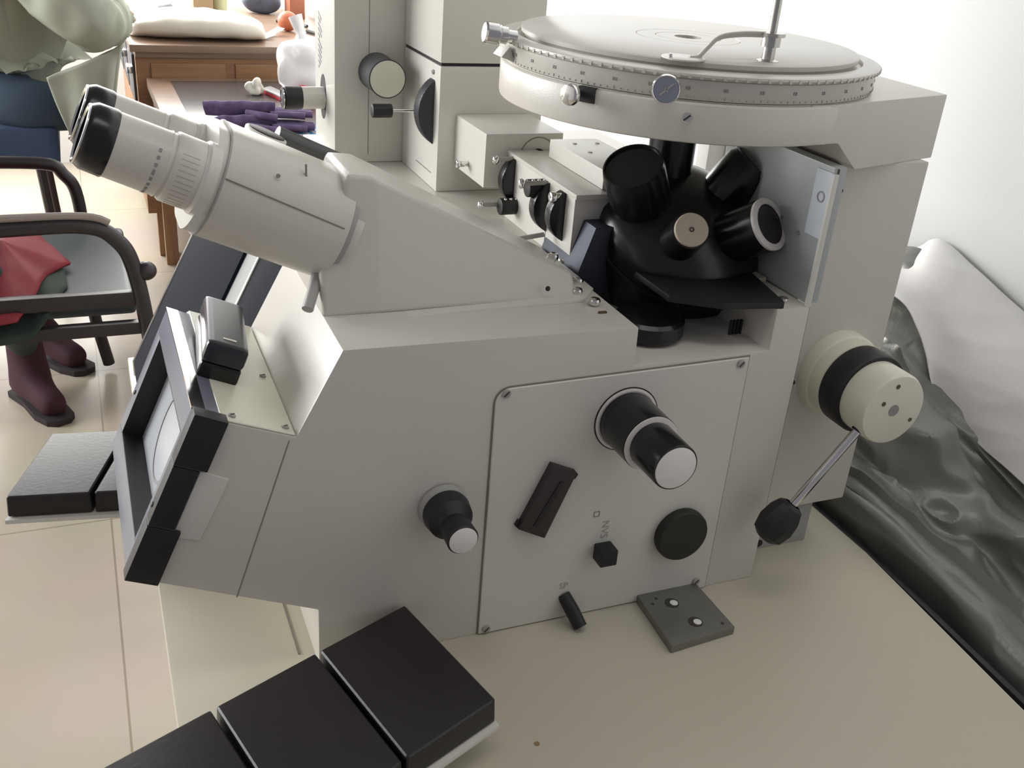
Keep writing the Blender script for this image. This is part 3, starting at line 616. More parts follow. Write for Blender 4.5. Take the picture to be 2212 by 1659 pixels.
for x, y in ((.456, .618), (.463, .588)):
    b = B(); lathe(b, [(.0060, 0), (.0068, 0), (.0068, .0006), (.0045, .0006), (0, .0005)], (x, y, DZ + .0082), (0, 0, 1), 28, cap=False); r_ = obj('countersunk_hole', b, DARKLINE, sp_)
    b = B(); cyl(b, (x + .0015, y - .001, DZ + .0088), (0, 0, 1), .0038, .0008, .0003, 20); obj('bolt_head', b, mat('bare_metal_light', (.85, .85, .82), .3), sp_)
for x, y in ((.438, .622), (.486, .579), (.445, .628)):
    b = B(); cyl(b, (x, y, DZ + .0085), (0, 0, 1), .0016, .0003, 0, 12); obj('pin_hole', b, DARKLINE, sp_)
# small black case on the ledge
cs = thing('small_black_case', (.092, .76, 1.006), 'small rounded black case lying on the ledge above the screen', 'case')
cc0 = Vector((.0775, .752, 1.0105)); Lx = Vector((.10, .99, .0)).normalized(); Wx = Vector((.93, -.11, -.358)); Wx = (Wx - Lx * Wx.dot(Lx)).normalized(); Ux = Wx.cross(Lx).normalized()
if Ux.z < 0: Ux = -Ux
def cbox(h0, h1, hl, hw, bev):
    P = lambda sx, sy, h: cc0 + Lx * hl * sx + Wx * hw * sy + Ux * h
    b = B(); return addhull(b, [P(-1, -1, h0), P(1, -1, h0), P(1, 1, h0), P(-1, 1, h0)], [P(-1, -1, h1), P(1, -1, h1), P(1, 1, h1), P(-1, 1, h1)], bev, 4)
obj('case_base', cbox(.0005, .014, .047, .0155, .004), BLACK, cs); obj('case_lid', cbox(.0135, .031, .0475, .016, .006), mat('grey_black_plastic', (.022, .023, .030), .3), cs)
b = B(); P = lambda s, w_, h: cc0 + Lx * s + Wx * w_ + Ux * h
addhull(b, [P(-.036, -.004, .0308), P(-.036, .006, .0308), P(-.0335, .006, .0308), P(-.0335, -.004, .0308)], [P(-.036, -.004, .0315), P(-.036, .006, .0315), P(-.0335, .006, .0315), P(-.0335, -.004, .0315)]); obj('case_label', b, KCREAM, cs)
# ------------------------------------------------------------------ silver dust cover heaped between desk and wall
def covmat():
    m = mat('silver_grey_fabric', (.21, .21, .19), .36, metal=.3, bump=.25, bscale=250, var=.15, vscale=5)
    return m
def hgrid(rows, nu, nv, amp, fold, seedv):
    P = [[Vector(p) for p in r] for r in rows]
    def cr(p0, p1, p2, p3, t): return .5 * ((2 * p1) + (p2 - p0) * t + (2 * p0 - 5 * p1 + 4 * p2 - p3) * t * t + (3 * p1 - p0 - 3 * p2 + p3) * t ** 3)
    def samp(L, t):
        n = len(L) - 1; x = t * n; i = min(int(x), n - 1); f = x - i
        return cr(L[max(i - 1, 0)], L[i], L[i + 1], L[min(i + 2, n)], f)
    out = []
    for i in range(nu + 1):
        row = []
        cols = [samp([r[j] for r in P], i / nu) for j in range(len(P[0]))]
        for j in range(nv + 1): row.append(samp(cols, j / nv))
        out.append(row)
    res = []
    for i in range(nu + 1):
        rr = []
        for j in range(nv + 1):
            a = out[min(i + 1, nu)][j] - out[max(i - 1, 0)][j]; b_ = out[i][min(j + 1, nv)] - out[i][max(j - 1, 0)]
            n = a.cross(b_)
            n = n.normalized() if n.length > 1e-9 else Vector((0, 0, 1))
            p = out[i][j]; q = Vector((p.x, p.y * .62 + p.x * .3, p.z)) * fold + Vector((seedv, 0, 0))
            rid = 1 - abs(noise.noise(q)) * 3.2; rid2 = 1 - abs(noise.noise(q * 2.9 + Vector((3, 1, 7)))) * 3.4
            k_ = math.sin(math.pi * min(1, max(0, i / nu * 5))) if i / nu < .1 else 1
            A_ = amp(i / nu, j / nv) * k_
            rr.append(p + n * A_ * (rid * .80 + rid2 * .16 - .1))
        res.append(rr)
    return res
# rows run from the wall down to the floor; columns run from far (left in view) to near (right)
cov = thing('dust_cover', (.85, .65, 0), 'crumpled silver-grey dust cover heaped between the desk and the white wall', 'dust cover')
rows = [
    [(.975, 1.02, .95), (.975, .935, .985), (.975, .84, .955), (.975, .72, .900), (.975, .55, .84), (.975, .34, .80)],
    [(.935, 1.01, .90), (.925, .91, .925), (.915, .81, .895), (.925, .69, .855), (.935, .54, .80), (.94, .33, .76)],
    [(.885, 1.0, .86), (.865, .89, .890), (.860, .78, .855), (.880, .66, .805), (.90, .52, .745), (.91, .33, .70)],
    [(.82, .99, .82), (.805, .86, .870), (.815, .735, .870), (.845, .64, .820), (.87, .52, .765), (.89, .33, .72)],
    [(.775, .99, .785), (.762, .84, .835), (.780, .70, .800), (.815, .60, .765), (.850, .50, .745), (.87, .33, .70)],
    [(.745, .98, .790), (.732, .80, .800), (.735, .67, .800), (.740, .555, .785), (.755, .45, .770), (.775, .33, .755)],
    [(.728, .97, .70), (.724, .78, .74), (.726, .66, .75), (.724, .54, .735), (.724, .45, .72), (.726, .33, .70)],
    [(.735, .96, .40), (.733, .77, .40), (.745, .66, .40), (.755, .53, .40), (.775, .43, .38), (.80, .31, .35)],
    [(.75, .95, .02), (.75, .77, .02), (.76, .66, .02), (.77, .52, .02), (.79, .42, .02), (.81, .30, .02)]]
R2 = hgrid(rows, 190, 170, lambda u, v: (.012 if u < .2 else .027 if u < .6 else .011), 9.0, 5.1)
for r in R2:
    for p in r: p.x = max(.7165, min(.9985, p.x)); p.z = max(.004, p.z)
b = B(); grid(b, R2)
o = obj('shaded_folds', b, covmat(), cov, ang=45)  # same cover in a darker colour; shade of the folds painted in
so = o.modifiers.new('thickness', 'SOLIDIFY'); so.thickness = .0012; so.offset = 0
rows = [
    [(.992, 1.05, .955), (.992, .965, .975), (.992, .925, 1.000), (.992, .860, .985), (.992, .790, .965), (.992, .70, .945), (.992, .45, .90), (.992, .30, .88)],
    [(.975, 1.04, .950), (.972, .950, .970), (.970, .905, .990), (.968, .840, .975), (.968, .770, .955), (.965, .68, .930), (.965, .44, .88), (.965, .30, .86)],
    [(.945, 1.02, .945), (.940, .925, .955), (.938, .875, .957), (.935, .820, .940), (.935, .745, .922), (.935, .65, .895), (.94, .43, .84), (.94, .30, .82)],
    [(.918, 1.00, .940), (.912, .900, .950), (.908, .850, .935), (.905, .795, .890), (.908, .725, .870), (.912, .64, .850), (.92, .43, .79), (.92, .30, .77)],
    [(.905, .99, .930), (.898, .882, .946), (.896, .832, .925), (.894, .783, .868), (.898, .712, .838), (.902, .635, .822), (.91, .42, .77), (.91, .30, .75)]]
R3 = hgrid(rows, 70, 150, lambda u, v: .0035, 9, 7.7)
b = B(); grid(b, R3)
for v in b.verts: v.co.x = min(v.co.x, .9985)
o = obj('lit_upper_part', b, mat('lit_cover_fabric', (.82, .81, .79), .55, var=.05, vscale=5, bump=.2, bscale=200), cov, ang=60, label='pale smooth upper part of the cover, window light painted in')  # same cover in a paler colour where window light falls
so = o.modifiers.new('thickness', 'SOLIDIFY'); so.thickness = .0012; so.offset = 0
b = B(); lathe(b, [(.003, 0), (.003, .012), (.007, .013), (.007, .018), (0, .019)], (1.0, .757, 1.0), (-1, 0, 0), 20, cap=False); tag(obj('wall_hook', b, GREYM), 'small grey hook on the wall above the dust cover', 'hook')

# ------------------------------------------------------------------ background furniture
WOOD = wood('desk_wood', (.22, .105, .045), (.34, .175, .08), 'X'); WOODT = wood('desk_wood_top', (.22, .14, .095), (.29, .19, .13), 'X', 4, .3); WOODV = wood('leg_wood', (.24, .12, .055), (.36, .20, .10), 'Z')
wd = thing('wooden_desk', (.55, 4.3, 0), 'brown wooden pedestal desk by the far wall, cluttered on top', 'desk')
b = B(); box(b, .178, .992, 3.84, 4.95, .755, .78, .004); obj('desktop', b, WOODT, wd)
b = B(); box(b, .195, .985, 3.87, 4.93, .17, .755, .003); obj('carcass', b, WOOD, wd)
for x0, x1, z0, z1 in ((.245, .50, .40, .715), (.535, .80, .40, .715), (.83, .975, .40, .715)):
    b = B(); box(b, x0, x1, 3.864, 3.872, z0, z1, .003); obj('panel', b, wood('panel_wood', (.26, .13, .055), (.36, .19, .09), 'X'), wd)
b = B(); box(b, .196, .984, 3.858, 3.872, .735, .757, .003); obj('top_rail', b, WOODT, wd)
for y0 in (3.92, 4.28, 4.64):
    b = B(); box(b, .186, .196, y0, y0 + .30, .56, .735, .003); dw = obj('drawer', b, mat('dark_drawer', (.05, .05, .055), .4), wd)
    b = B(); box(b, .168, .186, y0 + .02, y0 + .10, .665, .69, .004); obj('handle', b, CHROME, dw)
for x, y in ((.225, 3.875), (.93, 3.875), (.225, 4.87), (.93, 4.87)):
    b = B(); box(b, x, x + .05, y, y + .05, 0, .17, .003); obj('leg', b, WOODV, wd)
lt = thing('low_table', (.6, 3.2, 0), 'low wooden table with a grey glass top in front of the wooden desk', 'table')
TT = .67
b = B(); box(b, .225, .985, 2.55, 3.835, TT - .035, TT - .0005, .004); obj('table_top', b, WOODT, lt)
b = B(); box(b, .300, .975, 2.58, 3.775, TT - .001, TT + .001, .0006); obj('glass_top', b, mat('grey_glass_top', (.075, .072, .072), .22, spec=.35), lt)
for x, y in ((.24, 2.58), (.93, 2.58), (.24, 3.77), (.93, 3.77)):
    b = B(); box(b, x, x + .045, y, y + .045, 0, TT - .035, .003); obj('leg', b, WOODV, lt)
b = B(); box(b, .25, .96, 3.78, 3.80, .53, TT - .035, .002); obj('apron', b, WOOD, lt)
# wrapped package on the wooden desk
def lump(name, pts_fn, nu, nv, m, label, cat, ang=60):
    b = B(); rows_ = [[pts_fn(i / nu, j / nv) for j in range(nv)] for i in range(nu + 1)]
    V = [[b.verts.new(p) for p in r] for r in rows_]
    for i in range(nu):
        for j in range(nv): b.faces.new((V[i][j], V[i][(j + 1) % nv], V[i + 1][(j + 1) % nv], V[i + 1][j]))
    b.faces.new(V[0][::-1]); b.faces.new(V[-1]); o = obj(name, b, m, ang=ang)
    return tag(o, label, cat)
PLW = mat('white_plastic_wrap', (.86, .83, .74), .3, var=.06, vscale=6)
def packm():
    m = mat('printed_plastic_wrap', (.66, .62, .54), .28); N = m.node_tree.nodes; L = m.node_tree.links; p = N['Principled BSDF']
    tc = N['Texture Coordinate']; sx = N.new('ShaderNodeSeparateXYZ'); L.new(tc.outputs['Object'], sx.inputs[0])
    nz = N.new('ShaderNodeTexNoise'); nz.inputs['Scale'].default_value = 5; L.new(tc.outputs['Object'], nz.inputs['Vector'])
    ad = N.new('ShaderNodeMath'); ad.operation = 'MULTIPLY_ADD'; L.new(nz.outputs['Fac'], ad.inputs[0]); ad.inputs[1].default_value = .25; L.new(sx.outputs['Y'], ad.inputs[2])
    cr = N.new('ShaderNodeValToRGB'); cr.color_ramp.interpolation = 'CONSTANT'; e = cr.color_ramp.elements; e[0].color = (.66, .62, .54, 1); e[1].position = .095; e[1].color = (.24, .22, .08, 1)
    e2 = cr.color_ramp.elements.new(.19); e2.color = (.34, .30, .36, 1)
    L.new(ad.outputs[0], cr.inputs['Fac']); L.new(cr.outputs['Color'], p.inputs['Base Color']); return m
def pack(u, v):
    x = .192 + .475 * u; s = (max(0, math.sin(math.pi * min(max(u, .0), 1))) ** .18) if 0 < u < 1 else .15
    s = max(s, .3); a = 2 * math.pi * v
    y = 4.03 + .04 * (1 - u) + .155 * s * math.cos(a); z = .782 + .048 * s * (1 + (1 if math.sin(a) > 0 else -1) * abs(math.sin(a)) ** .7)
    z += .006 * noise.noise(Vector((x * 14, y * 14, z * 14))); return (x, y, max(z, .7805))
pk = lump('wrapped_package', pack, 40, 40, packm(), 'long white plastic-wrapped package lying on the wooden desk', 'package')
pr_ = thing('paper_strips', (.71, 4.05, .7802), 'folded white paper strips beside the wrapped package', 'paper')
b = B(); addhull(b, [(.655, 3.99, .783), (.71, 4.02, .795), (.70, 4.07, .795), (.645, 4.05, .783)], [(.655, 3.99, .7845), (.71, 4.02, .7965), (.70, 4.07, .7965), (.645, 4.05, .7845)]); obj('strip', b, PLW, pr_)
b = B(); addhull(b, [(.695, 4.06, .783), (.765, 4.13, .805), (.745, 4.17, .805), (.675, 4.10, .783)], [(.695, 4.06, .7845), (.765, 4.13, .8065), (.745, 4.17, .8065), (.675, 4.10, .7845)]); obj('strip', b, PLW, pr_)
def sph(name, c, r, m, label, cat, sz=.9, amp=.03):
    b = B(); ball(b, c, r, 1, 1, sz, 4)
    for v in b.verts:
        d_ = v.co - Vector(c); v.co += d_ * amp * noise.noise(v.co * (2.2 / r) * .5)
    return tag(obj(name, b, m, ang=80), label, cat)
sph('orange_fruit', (.80, 4.25, .780 + .038), .040, mat('orange_peel', (.48, .135, .06), .5, bump=.3, bscale=300), 'round reddish-orange fruit on the wooden desk near the wall', 'fruit', .95, .02)
def leaf(bm, pts, t=.0015):
    addhull(bm, pts, [(x, y, z + t) for x, y, z in pts])
b = B(); leaf(b, [(.56, 4.62, .782), (.66, 4.55, .782), (.70, 4.62, .784), (.60, 4.85, .80)]); tag(obj('paper_sheet', b, PLW), 'white paper sheet at the back of the wooden desk', 'paper')
b = B(); leaf(b, [(.30, 4.62, .800), (.43, 4.66, .800), (.43, 4.8, .800), (.28, 4.8, .800)], .004); tag(obj('paper_stack', b, PLW), 'flat white papers beyond the left end of the wrapped package', 'paper')
b = B(); box(b, .48, .56, 4.62, 4.74, .7805, .90, .004); tag(obj('brown_carton', b, mat('carton', (.36, .26, .15), .7)), 'upright brown carton behind the wrapped package', 'box')
b = B(); lathe(b, [(.028, 0), (.030, .004), (.030, .13), (.02, .15), (0, .15)], (.60, 4.72, .7805), (0, 0, 1), 24, cap=False); tag(obj('plastic_jar', b, mat('olive_plastic', (.42, .42, .26), .4)), 'pale olive plastic jar beside the brown carton', 'jar')
sph('grey_bundle', (.37, 4.55, .815), .035, mat('grey_cloth', (.16, .155, .15), .8), 'dark grey cloth bundle behind the wrapped package', 'cloth', .6, .3)
sph('blue_bag', (.79, 4.80, .845), .075, mat('blue_grey_bag', (.10, .125, .18), .6, var=.5, vscale=18), 'blue-grey crumpled bag at the back of the wooden desk', 'bag', .85, .35)
b = B(); box(b, .88, .945, 4.62, 4.74, .7805, .86, .003); bxx = tag(obj('red_brown_box', b, mat('red_brown_card', (.30, .10, .05), .6)), 'red-brown box against the wall on the wooden desk', 'box')
b = B(); tube(b, smooth_path([(.90, 4.36, .786), (.86, 4.45, .787), (.80, 4.50, .786)], 5), .006, 8); tag(obj('black_cable', b, BLACKM), 'short black cable lying behind the orange fruit', 'cable')
b = B(); tube(b, smooth_path([(.985, 3.98, .786), (.92, 4.08, .788), (.87, 4.22, .787)], 5), .007, 8); tag(obj('dark_pen', b, mat('dark_green_plastic', (.06, .07, .06), .4)), 'dark green pen lying right of the orange fruit', 'pen')
# plastic bag with knotted top on the low table
BAGM = mat('white_bag_plastic', (.85, .83, .82), .3, var=.08, vscale=12)
bgt = thing('plastic_bag', (.70, 3.45, TT), 'white knotted plastic bag standing on the low table', 'bag')
b = B(); ball(b, (.715, 3.50, TT + .096), .095, 1.0, .9, 1.0, 4)
for v in b.verts:
    d_ = v.co - Vector((.715, 3.50, TT + .096)); v.co += d_ * .28 * noise.noise(v.co * 16); v.co.z = max(v.co.z, TT + .002)
obj('bag_body', b, BAGM, bgt, ang=50)
b = B(); tube(b, [(.71, 3.50, TT + .17), (.70, 3.50, TT + .205), (.695, 3.50, TT + .225), (.685, 3.51, TT + .26)], .02, 12, rads=[.045, .014, .017, .024])
for v in b.verts: v.co += Vector((1, 1, 0)) * .006 * noise.noise(v.co * 60)
obj('bag_knot', b, BAGM, bgt)
b = B(); ball(b, (.70, 3.425, TT + .032), .036, 1.3, .5, .62, 3)
obj('red_print', b, mat('red_print', (.65, .03, .04), .4), bgt)
b = B(); ball(b, (.552, 3.535, TT + .024), .024, 1, 1, .95, 4)
for v in b.verts:
    d_ = v.co - Vector((.552, 3.535, TT + .024)); v.co += d_ * .7 * noise.noise(v.co * 48); v.co.z = max(v.co.z, TT + .0015)
tag(obj('crumpled_tissue', b, mat('tissue', (.82, .80, .70), .8), ang=25), 'small crumpled white tissue on the grey glass table top', 'tissue')
fp = thing('folded_phone', (.61, 3.42, TT), 'silver and red phone lying left of the plastic bag', 'phone')
pq = [(.578, 3.56), (.612, 3.60), (.665, 3.40), (.632, 3.36)]
b = B(); pxy(b, pq, TT + .0012, TT + .012, .002); obj('phone_body', b, mat('red_plastic', (.5, .03, .05), .35), fp)
b = B(); pxy(b, pq, TT + .0122, TT + .018, .002); obj('phone_lid', b, mat('silver_plastic', (.72, .72, .75), .2, metal=.5), fp)
# purple gloves
PUR = mat('purple_knit', (.125, .09, .175), .95, bump=.9, bscale=140, var=.6, vscale=40)
def glove(name, y, z, label, flip=1):
    g = thing(name, (.45, y, z), label, 'glove', None)
    b = B(); tube(b, smooth_path([(.335, y - .03 * flip, z + .014), (.39, y - .01 * flip, z + .016), (.45, y, z + .017), (.52, y, z + .016)], 6), .046, 16, .34, rads=None)
    for v in b.verts: v.co += Vector((0, 1, 1)) * .006 * noise.noise(v.co * 30)
    for v in b.verts: v.co.z = max(v.co.z, z + .001)
    obj('palm', b, PUR, g, ang=80)
    for k_ in range(4):
        yy = y - .03 + .02 * k_; b = B(); L_ = (.10, .125, .125, .105)[k_]
        tube(b, smooth_path([(.505, yy, z + .015), (.505 + L_ * .6, yy - .006, z + .014), (.505 + L_, yy - .014, z + .012)], 5), .0115, 10, .8)
        obj('finger', b, PUR, g, ang=80)
    b = B(); tube(b, smooth_path([(.44, y - .03, z + .02), (.475, y - .058, z + .018), (.52, y - .066, z + .012)], 5), .012, 10, .8); obj('thumb', b, PUR, g, ang=80)
    return g
glove('purple_glove', 2.99, TT + .006, 'purple knitted glove, lower of the pair on the low table')
glove('purple_glove', 3.02, TT + .036, 'purple knitted glove, upper of the pair on the low table', -1)
# newspaper / printed bag under the gloves
def printm():
    m = mat('colour_print', (.6, .6, .6), .9, spec=.1); N = m.node_tree.nodes; L = m.node_tree.links; p = N['Principled BSDF']
    nz = N.new('ShaderNodeTexNoise'); nz.inputs['Scale'].default_value = 18; nz.inputs['Detail'].default_value = 1.5; L.new(N['Texture Coordinate'].outputs['Object'], nz.inputs['Vector'])
    cr = N.new('ShaderNodeValToRGB'); cr.color_ramp.interpolation = 'CONSTANT'; e = cr.color_ramp.elements
    e[0].color = (.45, .43, .42, 1); e[1].position = .38; e[1].color = (.03, .18, .40, 1)
    for ps, c in ((.46, (.45, .44, .45, 1)), (.505, (.42, .03, .04, 1)), (.60, (.45, .38, .25, 1))):
        x = e.new(ps); x.color = c
    L.new(nz.outputs['Fac'], cr.inputs['Fac']); L.new(cr.outputs['Color'], p.inputs['Base Color']); return m
b = B(); rws = [[(.27 + .40 * j / 30, 2.62 + .40 * i / 30, TT + .0025 + .002 * (1 + noise.noise(Vector((i * .3, j * .3, 1))))) for j in range(31)] for i in range(31)]
grid(b, rws); nw = obj('printed_bag', b, printm()); nw.modifiers.new('t', 'SOLIDIFY').thickness = .002
tag(nw, 'red, white and blue printed sheet under the purple gloves', 'printed sheet')

# ------------------------------------------------------------------ chairs
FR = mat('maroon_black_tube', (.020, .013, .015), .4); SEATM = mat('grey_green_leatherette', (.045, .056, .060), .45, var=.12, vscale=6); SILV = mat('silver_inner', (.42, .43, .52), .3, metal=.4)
ch = thing('armchair', (-.16, 2.58, 0), 'tubular armchair with a grey-green seat, nearer of the two chairs', 'chair')
b = B(); box(b, -.55, .073, 2.335, 2.85, .40, .45, .02, 4); obj('seat', b, SEATM, ch)
b = B(); pth = smooth_path([(-.60, 2.28, .02), (-.60, 2.28, .40), (-.57, 2.28, .60), (-.50, 2.28, .635), (-.2, 2.28, .637), (-.02, 2.28, .637), (.045, 2.28, .600), (.074, 2.28, .53), (.094, 2.28, .36), (.120, 2.28, .02)], 8); tube(b, pth, .0175, 12); obj('side_frame', b, FR, ch)
b = B(); pth = smooth_path([(-.60, 2.90, .02), (-.60, 2.90, .40), (-.56, 2.90, .58), (-.48, 2.90, .618), (-.13, 2.90, .618), (-.06, 2.90, .585), (-.03, 2.90, .50), (-.028, 2.90, .22), (0, 2.90, .02)], 8); tube(b, pth, .0165, 12); obj('side_frame', b, FR, ch)
b = B(); box(b, -.62, .085, 2.275, 2.30, .445, .480, .006); box(b, -.62, .10, 2.275, 2.30, .375, .405, .006); obj('side_rail', b, FR, ch)
b = B(); box(b, -.62, -.02, 2.885, 2.91, .19, .215, .006); obj('side_rail', b, FR, ch)
b = B(); tube(b, smooth_path([(-.5, 2.28, .657), (-.2, 2.28, .659), (-.02, 2.28, .657), (.03, 2.28, .640)], 5), .016, 10, .5); obj('arm_pad', b, mat('arm_pad_grey', (.30, .26, .24), .4), ch)
b = B(); ball(b, (.098, 2.285, .525), .022, 1.1, 1, 1, 3); obj('end_knob', b, FR, ch)
b = B(); box(b, -.64, -.60, 2.30, 2.88, .45, .85, .015, 3); obj('backrest', b, SEATM, ch)
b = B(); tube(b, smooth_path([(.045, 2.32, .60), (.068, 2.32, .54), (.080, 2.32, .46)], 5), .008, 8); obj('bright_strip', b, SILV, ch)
# chair of the person at the desk
NAVY = mat('hazed_navy_fabric', (.035, .055, .11), .85, var=.3, vscale=14); NAVYD = mat('dark_teal_trousers', (.028, .048, .075), .85, var=.2, vscale=10)  # navy lightened a little, veiling glare mixed into the colour
c2 = thing('upholstered_chair', (-.35, 3.68, 0), 'navy upholstered chair under the person in the pale coat', 'chair')
b = B(); box(b, -.95, -.075, 3.46, 3.95, .455, .585, .03, 4); obj('seat', b, NAVY, c2)
b = B(); box(b, -1.02, -.93, 3.50, 3.95, .50, 1.0, .03, 4); obj('backrest', b, NAVY, c2)
for x, y in ((-.14, 3.52), (-.90, 3.52), (-.14, 3.9), (-.90, 3.9)):
    b = B(); tube(b, [(x, y, .48), (x + .035, y, 0)], .015, 10); obj('leg', b, FR, c2)

# ------------------------------------------------------------------ people
def skin(name, verts, edges, m, parent, sub=2, rootv=0, amp=0, freq=18):
    me = bpy.data.meshes.new(name); L = root_of(parent) if parent else Vector((0, 0, 0))
    me.from_pydata([Vector(v[:3]) - L for v in verts], edges, [])
    o = put(name, me, parent)
    o.modifiers.new('skin', 'SKIN'); me.skin_vertices
    sv = me.skin_vertices[0].data
    for i, v in enumerate(verts):
        r = v[3]; sv[i].radius = (r, r) if not isinstance(r, tuple) else r
    sv[rootv].use_root = True
    ss = o.modifiers.new('sub', 'SUBSURF'); ss.levels = ss.render_levels = sub
    dg = bpy.context.evaluated_depsgraph_get(); bpy.context.view_layer.update(); dg.update()
    m2 = bpy.data.meshes.new_from_object(o.evaluated_get(dg)); o.modifiers.clear(); o.data = m2
    for p in m2.polygons: p.use_smooth = True
    if amp:
        for v in m2.vertices:
            q = (v.co + L) * freq; v.co += v.normal * amp * (1 - 2.4 * abs(noise.noise(Vector((q.x, q.y, q.z * .5)))))
    m2.materials.clear(); m2.materials.append(m); return o
SKIN = mat('skin', (.52, .33, .24), .55); COATM = mat('pale_sage_coat', (.30, .315, .25), .75, var=.1, vscale=5, bump=.3, bscale=200); HAIR = mat('dark_hair', (.015, .012, .010), .5)
def person(loc, label):
    return thing('person', loc, label, 'person')
p1 = person((-.25, 3.5, 0), 'person in a pale sage coat sitting at the wooden desk, arm on the desk')
V = [(-.30, 3.66, .66, .12), (-.22, 3.70, .84, .12), (-.20, 3.64, 1.08, .12), (-.22, 3.62, 1.20, .06), (-.20, 3.63, 1.27, .05), (-.17, 3.63, 1.36, .088), (-.15, 3.63, 1.44, .085),
     (-.16, 3.50, .64, .085), (.125, 3.58, .62, .070), (.10, 3.70, .46, .045), (.115, 3.80, .37, .036), (.135, 3.83, .335, .034), (.155, 3.84, .32, .028),
     (-.16, 3.78, .64, .085), (.09, 3.80, .60, .066), (.02, 3.86, .44, .045), (.05, 3.90, .35, .036), (.09, 3.94, .32, .034), (.13, 3.97, .31, .028)]
Eg = [(0, 1), (1, 2), (2, 3), (3, 4), (4, 5), (5, 6), (0, 7), (7, 8), (8, 9), (9, 10), (10, 11), (11, 12), (0, 13), (13, 14), (14, 15), (15, 16), (16, 17), (17, 18)]
skin('body', V, Eg, NAVYD, p1)
# face, ears, hair, scarfless head
def head(c, fwd, parent):
    c = Vector(c); f_ = Vector(fwd).normalized(); s_ = Vector((0, 0, 1)).cross(f_).normalized(); u_ = f_.cross(s_)
    b = B(); ball(b, (0, 0, 0), 1, 1, 1, 1, 4)
    for v in b.verts:
        x, y, z = v.co; jaw = 1 - .28 * max(0, -z) ; v.co = c + f_ * (x * .098 * (1 if z > -.2 else .95)) + s_ * (y * .078 * jaw) + u_ * (z * .118)
    h = obj('head', b, SKIN, parent, ang=80)
    b = B(); addhull(b, [c + f_ * .094 + s_ * k + u_ * z for k, z in ((-.006, .02), (.006, .02), (.014, -.022), (-.014, -.022))], [c + f_ * (.094 + d_) + s_ * k * .4 + u_ * z for (k, z), d_ in zip(((-.006, .02), (.006, .02), (.014, -.018), (-.014, -.018)), (.004, .004, .024, .024))], .002); obj('nose', b, SKIN, h)
    for sg in (-1, 1):
        b = B(); ball(b, c + f_ * .083 + s_ * .031 * sg + u_ * .022, .012, 1, 1, .7, 2); obj('eye', b, mat('eye_white', (.75, .73, .7), .3), h)
        b = B(); ball(b, c + f_ * .094 + s_ * .031 * sg + u_ * .022, .0052, 1, 1, 1, 2); obj('pupil', b, BLACK, h)
        b = B(); ball(b, c + s_ * .078 * sg + u_ * .005 - f_ * .005, .026, .6, .35, 1.1, 3); obj('ear', b, SKIN, h)
    b = B(); tube(b, smooth_path([c + f_ * .083 - s_ * .022 - u_ * .052, c + f_ * .092 - u_ * .054, c + f_ * .083 + s_ * .022 - u_ * .052], 4), .0045, 8); obj('mouth', b, mat('lips', (.42, .17, .14), .5), h)
    b = B(); ball(b, (0, 0, 0), 1, 1, 1, 1, 4)
    for v in b.verts:
        x, y, z = v.co; k_ = 1.09; p = c - f_ * .016 + f_ * (x * .100 * k_) + s_ * (y * .086 * k_) + u_ * (z * .122 * k_ + .012)
        if x > .25 and z < .35: p = c + (p - c) * .80
        v.co = p
    obj('hair', b, HAIR, parent, ang=80)
head((-.15, 3.63, 1.40), (1, .25, -.2), p1)
# padded coat
V = [(-.20, 3.70, .86, .20), (-.15, 3.66, .97, .215), (-.17, 3.63, 1.09, .19), (-.21, 3.62, 1.19, .10),
     (-.12, 3.48, 1.12, .11), (-.02, 3.40, 1.00, .105), (.060, 3.38, .89, .092), (.110, 3.50, .905, .074), (.115, 3.66, .895, .056), (.13, 3.78, .88, .042),
     (-.16, 3.78, 1.11, .095), (-.07, 3.86, .97, .08), (.0, 3.92, .90, .07), (.06, 4.0, .89, .05)]
Eg = [(0, 1), (1, 2), (2, 3), (2, 4), (4, 5), (5, 6), (6, 7), (7, 8), (8, 9), (2, 10), (10, 11), (11, 12), (12, 13)]
skin('coat', V, Eg, COATM, p1, 4, 1, .016, 11)
